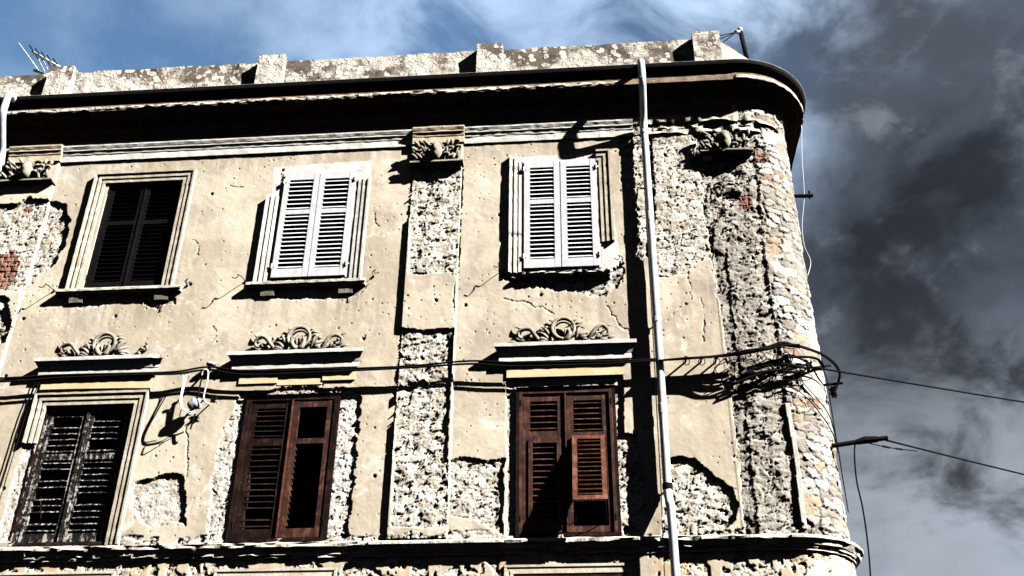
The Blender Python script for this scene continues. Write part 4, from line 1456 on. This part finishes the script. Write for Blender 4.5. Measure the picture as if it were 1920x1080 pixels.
a = P3(1515, 687, 0.10)
e = Vector(PF(1925, 753, -2.0))
e2 = a + (e - a) * 4.0
wire('overhead_wire', a, e2, 0.02, 0.011, 'black overhead wire leaving the rounded corner to the right, upper of the two')
a = Vector(PF(1652, 823, -0.35))
e = Vector(PF(1925, 886, -2.5))
e2 = a + (e - a) * 4.0
wire('overhead_wire', a, e2, 0.05, 0.011, 'black overhead wire held by the long iron arm, lower of the two')
b = MB()
strand(b, [PF(1625, 830, -0.35), PF(1660, 838, -0.45), PF(1695, 843, -0.7), PF(1720, 846, -0.9)], 0.006)
b.tube([PF(1655, 836.5, -0.43), PF(1668, 839.5, -0.5)], 0.012, 6)
b.tube([PF(1680, 841, -0.6), PF(1692, 843, -0.69)], 0.012, 6)
ob = b.build('tie_wire', M_CABLE, smooth=True)
tag(ob, 'thin twisted tie wire under the long iron arm', 'wire')
b = MB()
strand(b, [PF(1604, 831, -0.35), PF(1602, 850, -0.35), PF(1606, 900, -0.35), PF(1617, 950, -0.35), PF(1626, 1010, -0.33), PF(1632, 1080, -0.3), PF(1636, 1200, -0.3)], 0.009)
ob = b.build('drop_cable', M_CABLE, smooth=True)
tag(ob, 'black cable dropping from the long iron arm down the corner', 'cable')
b = MB()
strand(b, [PF(1503, 235, -0.6), PF(1504, 300, -0.6), PF(1508, 365, -0.6), PF(1504, 420, -0.6), PF(1508, 460, -0.6), PF(1520, 490, -0.6), PF(1514, 518, -0.55)], 0.0035)
ob = b.build('loose_pale_wire', M_PALE, smooth=True)
tag(ob, 'very thin pale wire dangling in a loop beside the upper corner', 'wire')
# wires creeping down the corner below the tangle
b = MB()
for pts in ([(1455, 722), (1495, 732), (1530, 765), (1560, 810), (1572, 850)], [(1500, 685), (1505, 715), (1530, 745), (1555, 780), (1570, 830), (1580, 880)], [(1530, 670), (1555, 705), (1566, 760), (1577, 830), (1586, 900), (1597, 960)]):
    strand(b, [P3(px, py, 0.025) for px, py in pts], 0.0065)
ob = b.build('corner_wires', M_CABLE, smooth=True)
tag(ob, 'thin black wires fixed down the stones of the rounded corner below the wire tangle', 'wires')
# thin cable beside the downpipe
b = MB()
strand(b, [P3(1205, 300, 0.03), P3(1215, 470, 0.04), P3(1224, 620, 0.05), P3(1231, 760, 0.05), P3(1240, 930, 0.05), P3(1242, 990, 0.12), P3(1247, 1100, 0.1)], 0.006)
ob = b.build('thin_cable', M_PALE, smooth=True)
tag(ob, 'thin pale cable running down just left of the right-hand downpipe', 'cable')
b = MB()
strand(b, [P3(78, 705, 0.03), P3(62, 745, 0.03), P3(47, 782, 0.03), P3(20, 870, 0.03), P3(-5, 950, 0.03), P3(-30, 1020, 0.03)], 0.006)
strand(b, [P3(72, 705, 0.03), P3(55, 745, 0.03), P3(38, 790, 0.03), P3(10, 880, 0.03), P3(-15, 960, 0.03)], 0.005)
ob = b.build('thin_cable', M_CABLE, smooth=True)
tag(ob, 'pair of thin black cables running down left of the peeling shutters', 'cable')

# junction with wires between the two left windows
t = empty('cable_junction', P3(375, 745, 0.0), 'cable junction with pale looped wires and insulators between the peeling and the brown shutters', 'junction')
b = MB()
b.tube([P3(383, 700, -0.02), P3(386, 700, 0.20)], 0.012, 8)
b.tube([P3(372, 752, -0.02), P3(380, 752, 0.16)], 0.012, 8)
b.tube([P3(380, 700, 0.16), P3(368, 755, 0.15)], 0.010, 8)
b.build('iron_bracket', M_IRON, t)
b = MB()
c = P3(366, 757, 0.13)
b.ell(c, 0.085, 0.05, 0.075, 14, 9, lambda d: 1 + 0.12 * math.sin(5 * d.x + 3 * d.z))
b.build('pale_insulator', M_WHITE, t, smooth=True)
b = MB()
strand(b, [P3(378, 704, 0.20), P3(382, 694, 0.22), P3(390, 696, 0.22), P3(388, 718, 0.22), P3(382, 742, 0.20), P3(386, 755, 0.18), P3(396, 758, 0.15)], 0.009)
strand(b, [P3(352, 698, 0.11), P3(346, 722, 0.16), P3(341, 745, 0.2), P3(342, 762, 0.2), P3(356, 772, 0.16), P3(366, 770, 0.14)], 0.005)
strand(b, [P3(346, 700, 0.11), P3(343, 722, 0.16), P3(338, 748, 0.2), P3(340, 764, 0.2), P3(354, 775, 0.16), P3(368, 774, 0.14)], 0.005)
strand(b, [P3(338, 702, 0.11), P3(344, 710, 0.14), P3(339, 740, 0.2), P3(337, 758, 0.2), P3(348, 770, 0.16)], 0.005)
b.build('pale_wire', M_PALE, t, smooth=True)
b = MB()
c = P3(401, 748, 0.12)
for k in range(6):
    rr = random.Random(k)
    strand(b, [c + Vector((rr.uniform(-.04, .04), rr.uniform(-.02, .02), rr.uniform(-.05, .05))) for i in range(6)], 0.005)
strand(b, [P3(396, 755, 0.08), P3(375, 775, 0.04), P3(362, 786, 0.03)], 0.008)
strand(b, [P3(366, 775, 0.12), P3(360, 795, 0.10), P3(357, 805, 0.08)], 0.010)
strand(b, [P3(340, 768, 0.2), P3(338, 782, 0.2), P3(358, 778, 0.15)], 0.006)
b.build('black_wire', M_CABLE, t, smooth=True)
b = MB()
c = P3(396, 683, 0.06)
b.ell(c, 0.06, 0.05, 0.03)
b.build('plaster_blob', M_WTRIM, t, smooth=True)

# ------------------------------------------------------------ roof things
t = empty('tv_antenna', PF(95, 150, -0.5), 'grey television antenna with thin rods behind the leftmost roof pier', 'antenna')
b = MB()
b.tube([PF(61, 97, -0.5), PF(112, 126, -0.5)], 0.020, 8)
b.tube([PF(64, 132, -0.6), PF(92, 142, -0.6)], 0.022, 8)
b.build('boom', M_ALU, t, smooth=True)
for k in range(5):
    b = MB()
    p = Vector(PF(63 + 11 * k, 98.1 + 6.2 * k, -0.5))
    b.tube([p + Vector((0.03, 0.25, -0.045)), p + Vector((-0.015, -0.12, 0.035))], 0.009, 6)
    b.build('element', M_IRON, t)
b = MB()
b.tube([PF(35, 81, -0.6), PF(52, 104, -0.6), PF(72, 132, -0.6)], 0.010, 6)
strand(b, [PF(84, 134, -0.6), PF(76, 118, -0.6), PF(73, 112, -0.6), PF(76, 110, -0.6), PF(80, 112, -0.6), PF(90, 130, -0.6)], 0.006)
b.tube([PF(66, 100, -0.5), PF(54, 108, -0.6)], 0.004, 6)
b.build('rod', M_ALU, t, smooth=True)
b = MB()
b.tube([Vector(PF(108, 124, -0.5)), Vector(PF(110, 124, -0.5)) - Vector((0, 0, 1.0))], 0.018, 8)
b.tube([Vector(PF(88, 141, -0.6)), Vector(PF(110, 160, -0.5)) - Vector((0, 0, 0.5))], 0.016, 8)
b.build('mast', M_ALU, t)

t = empty('roof_pole', PF(1402, 108, -0.35), 'dark pole with guy wires on the roof corner right of the last roof pier', 'pole')
b = MB()
b.tube([Vector(PF(1412, 150, -0.35)), Vector(PF(1398, 100, -0.35)), Vector(PF(1388.5, 60, -0.35))], 0.032, 12)
b.build('post', M_IRON, t, smooth=True)
b = MB()
b.ell(Vector(PF(1387.5, 56, -0.35)), 0.040, 0.040, 0.045)
b.tube([PF(1387, 60, -0.35), PF(1379, 60, -0.30)], 0.028, 8)
b.build('cap', M_ALU, t, smooth=True)
for (x, y) in ((1345, 68), (1348, 74), (1356, 79)):
    b = MB()
    b.tube([PF(1381, 60, -0.32), PF(x, y, -0.05)], 0.008, 6)
    b.build('guy_wire', M_IRON, t)
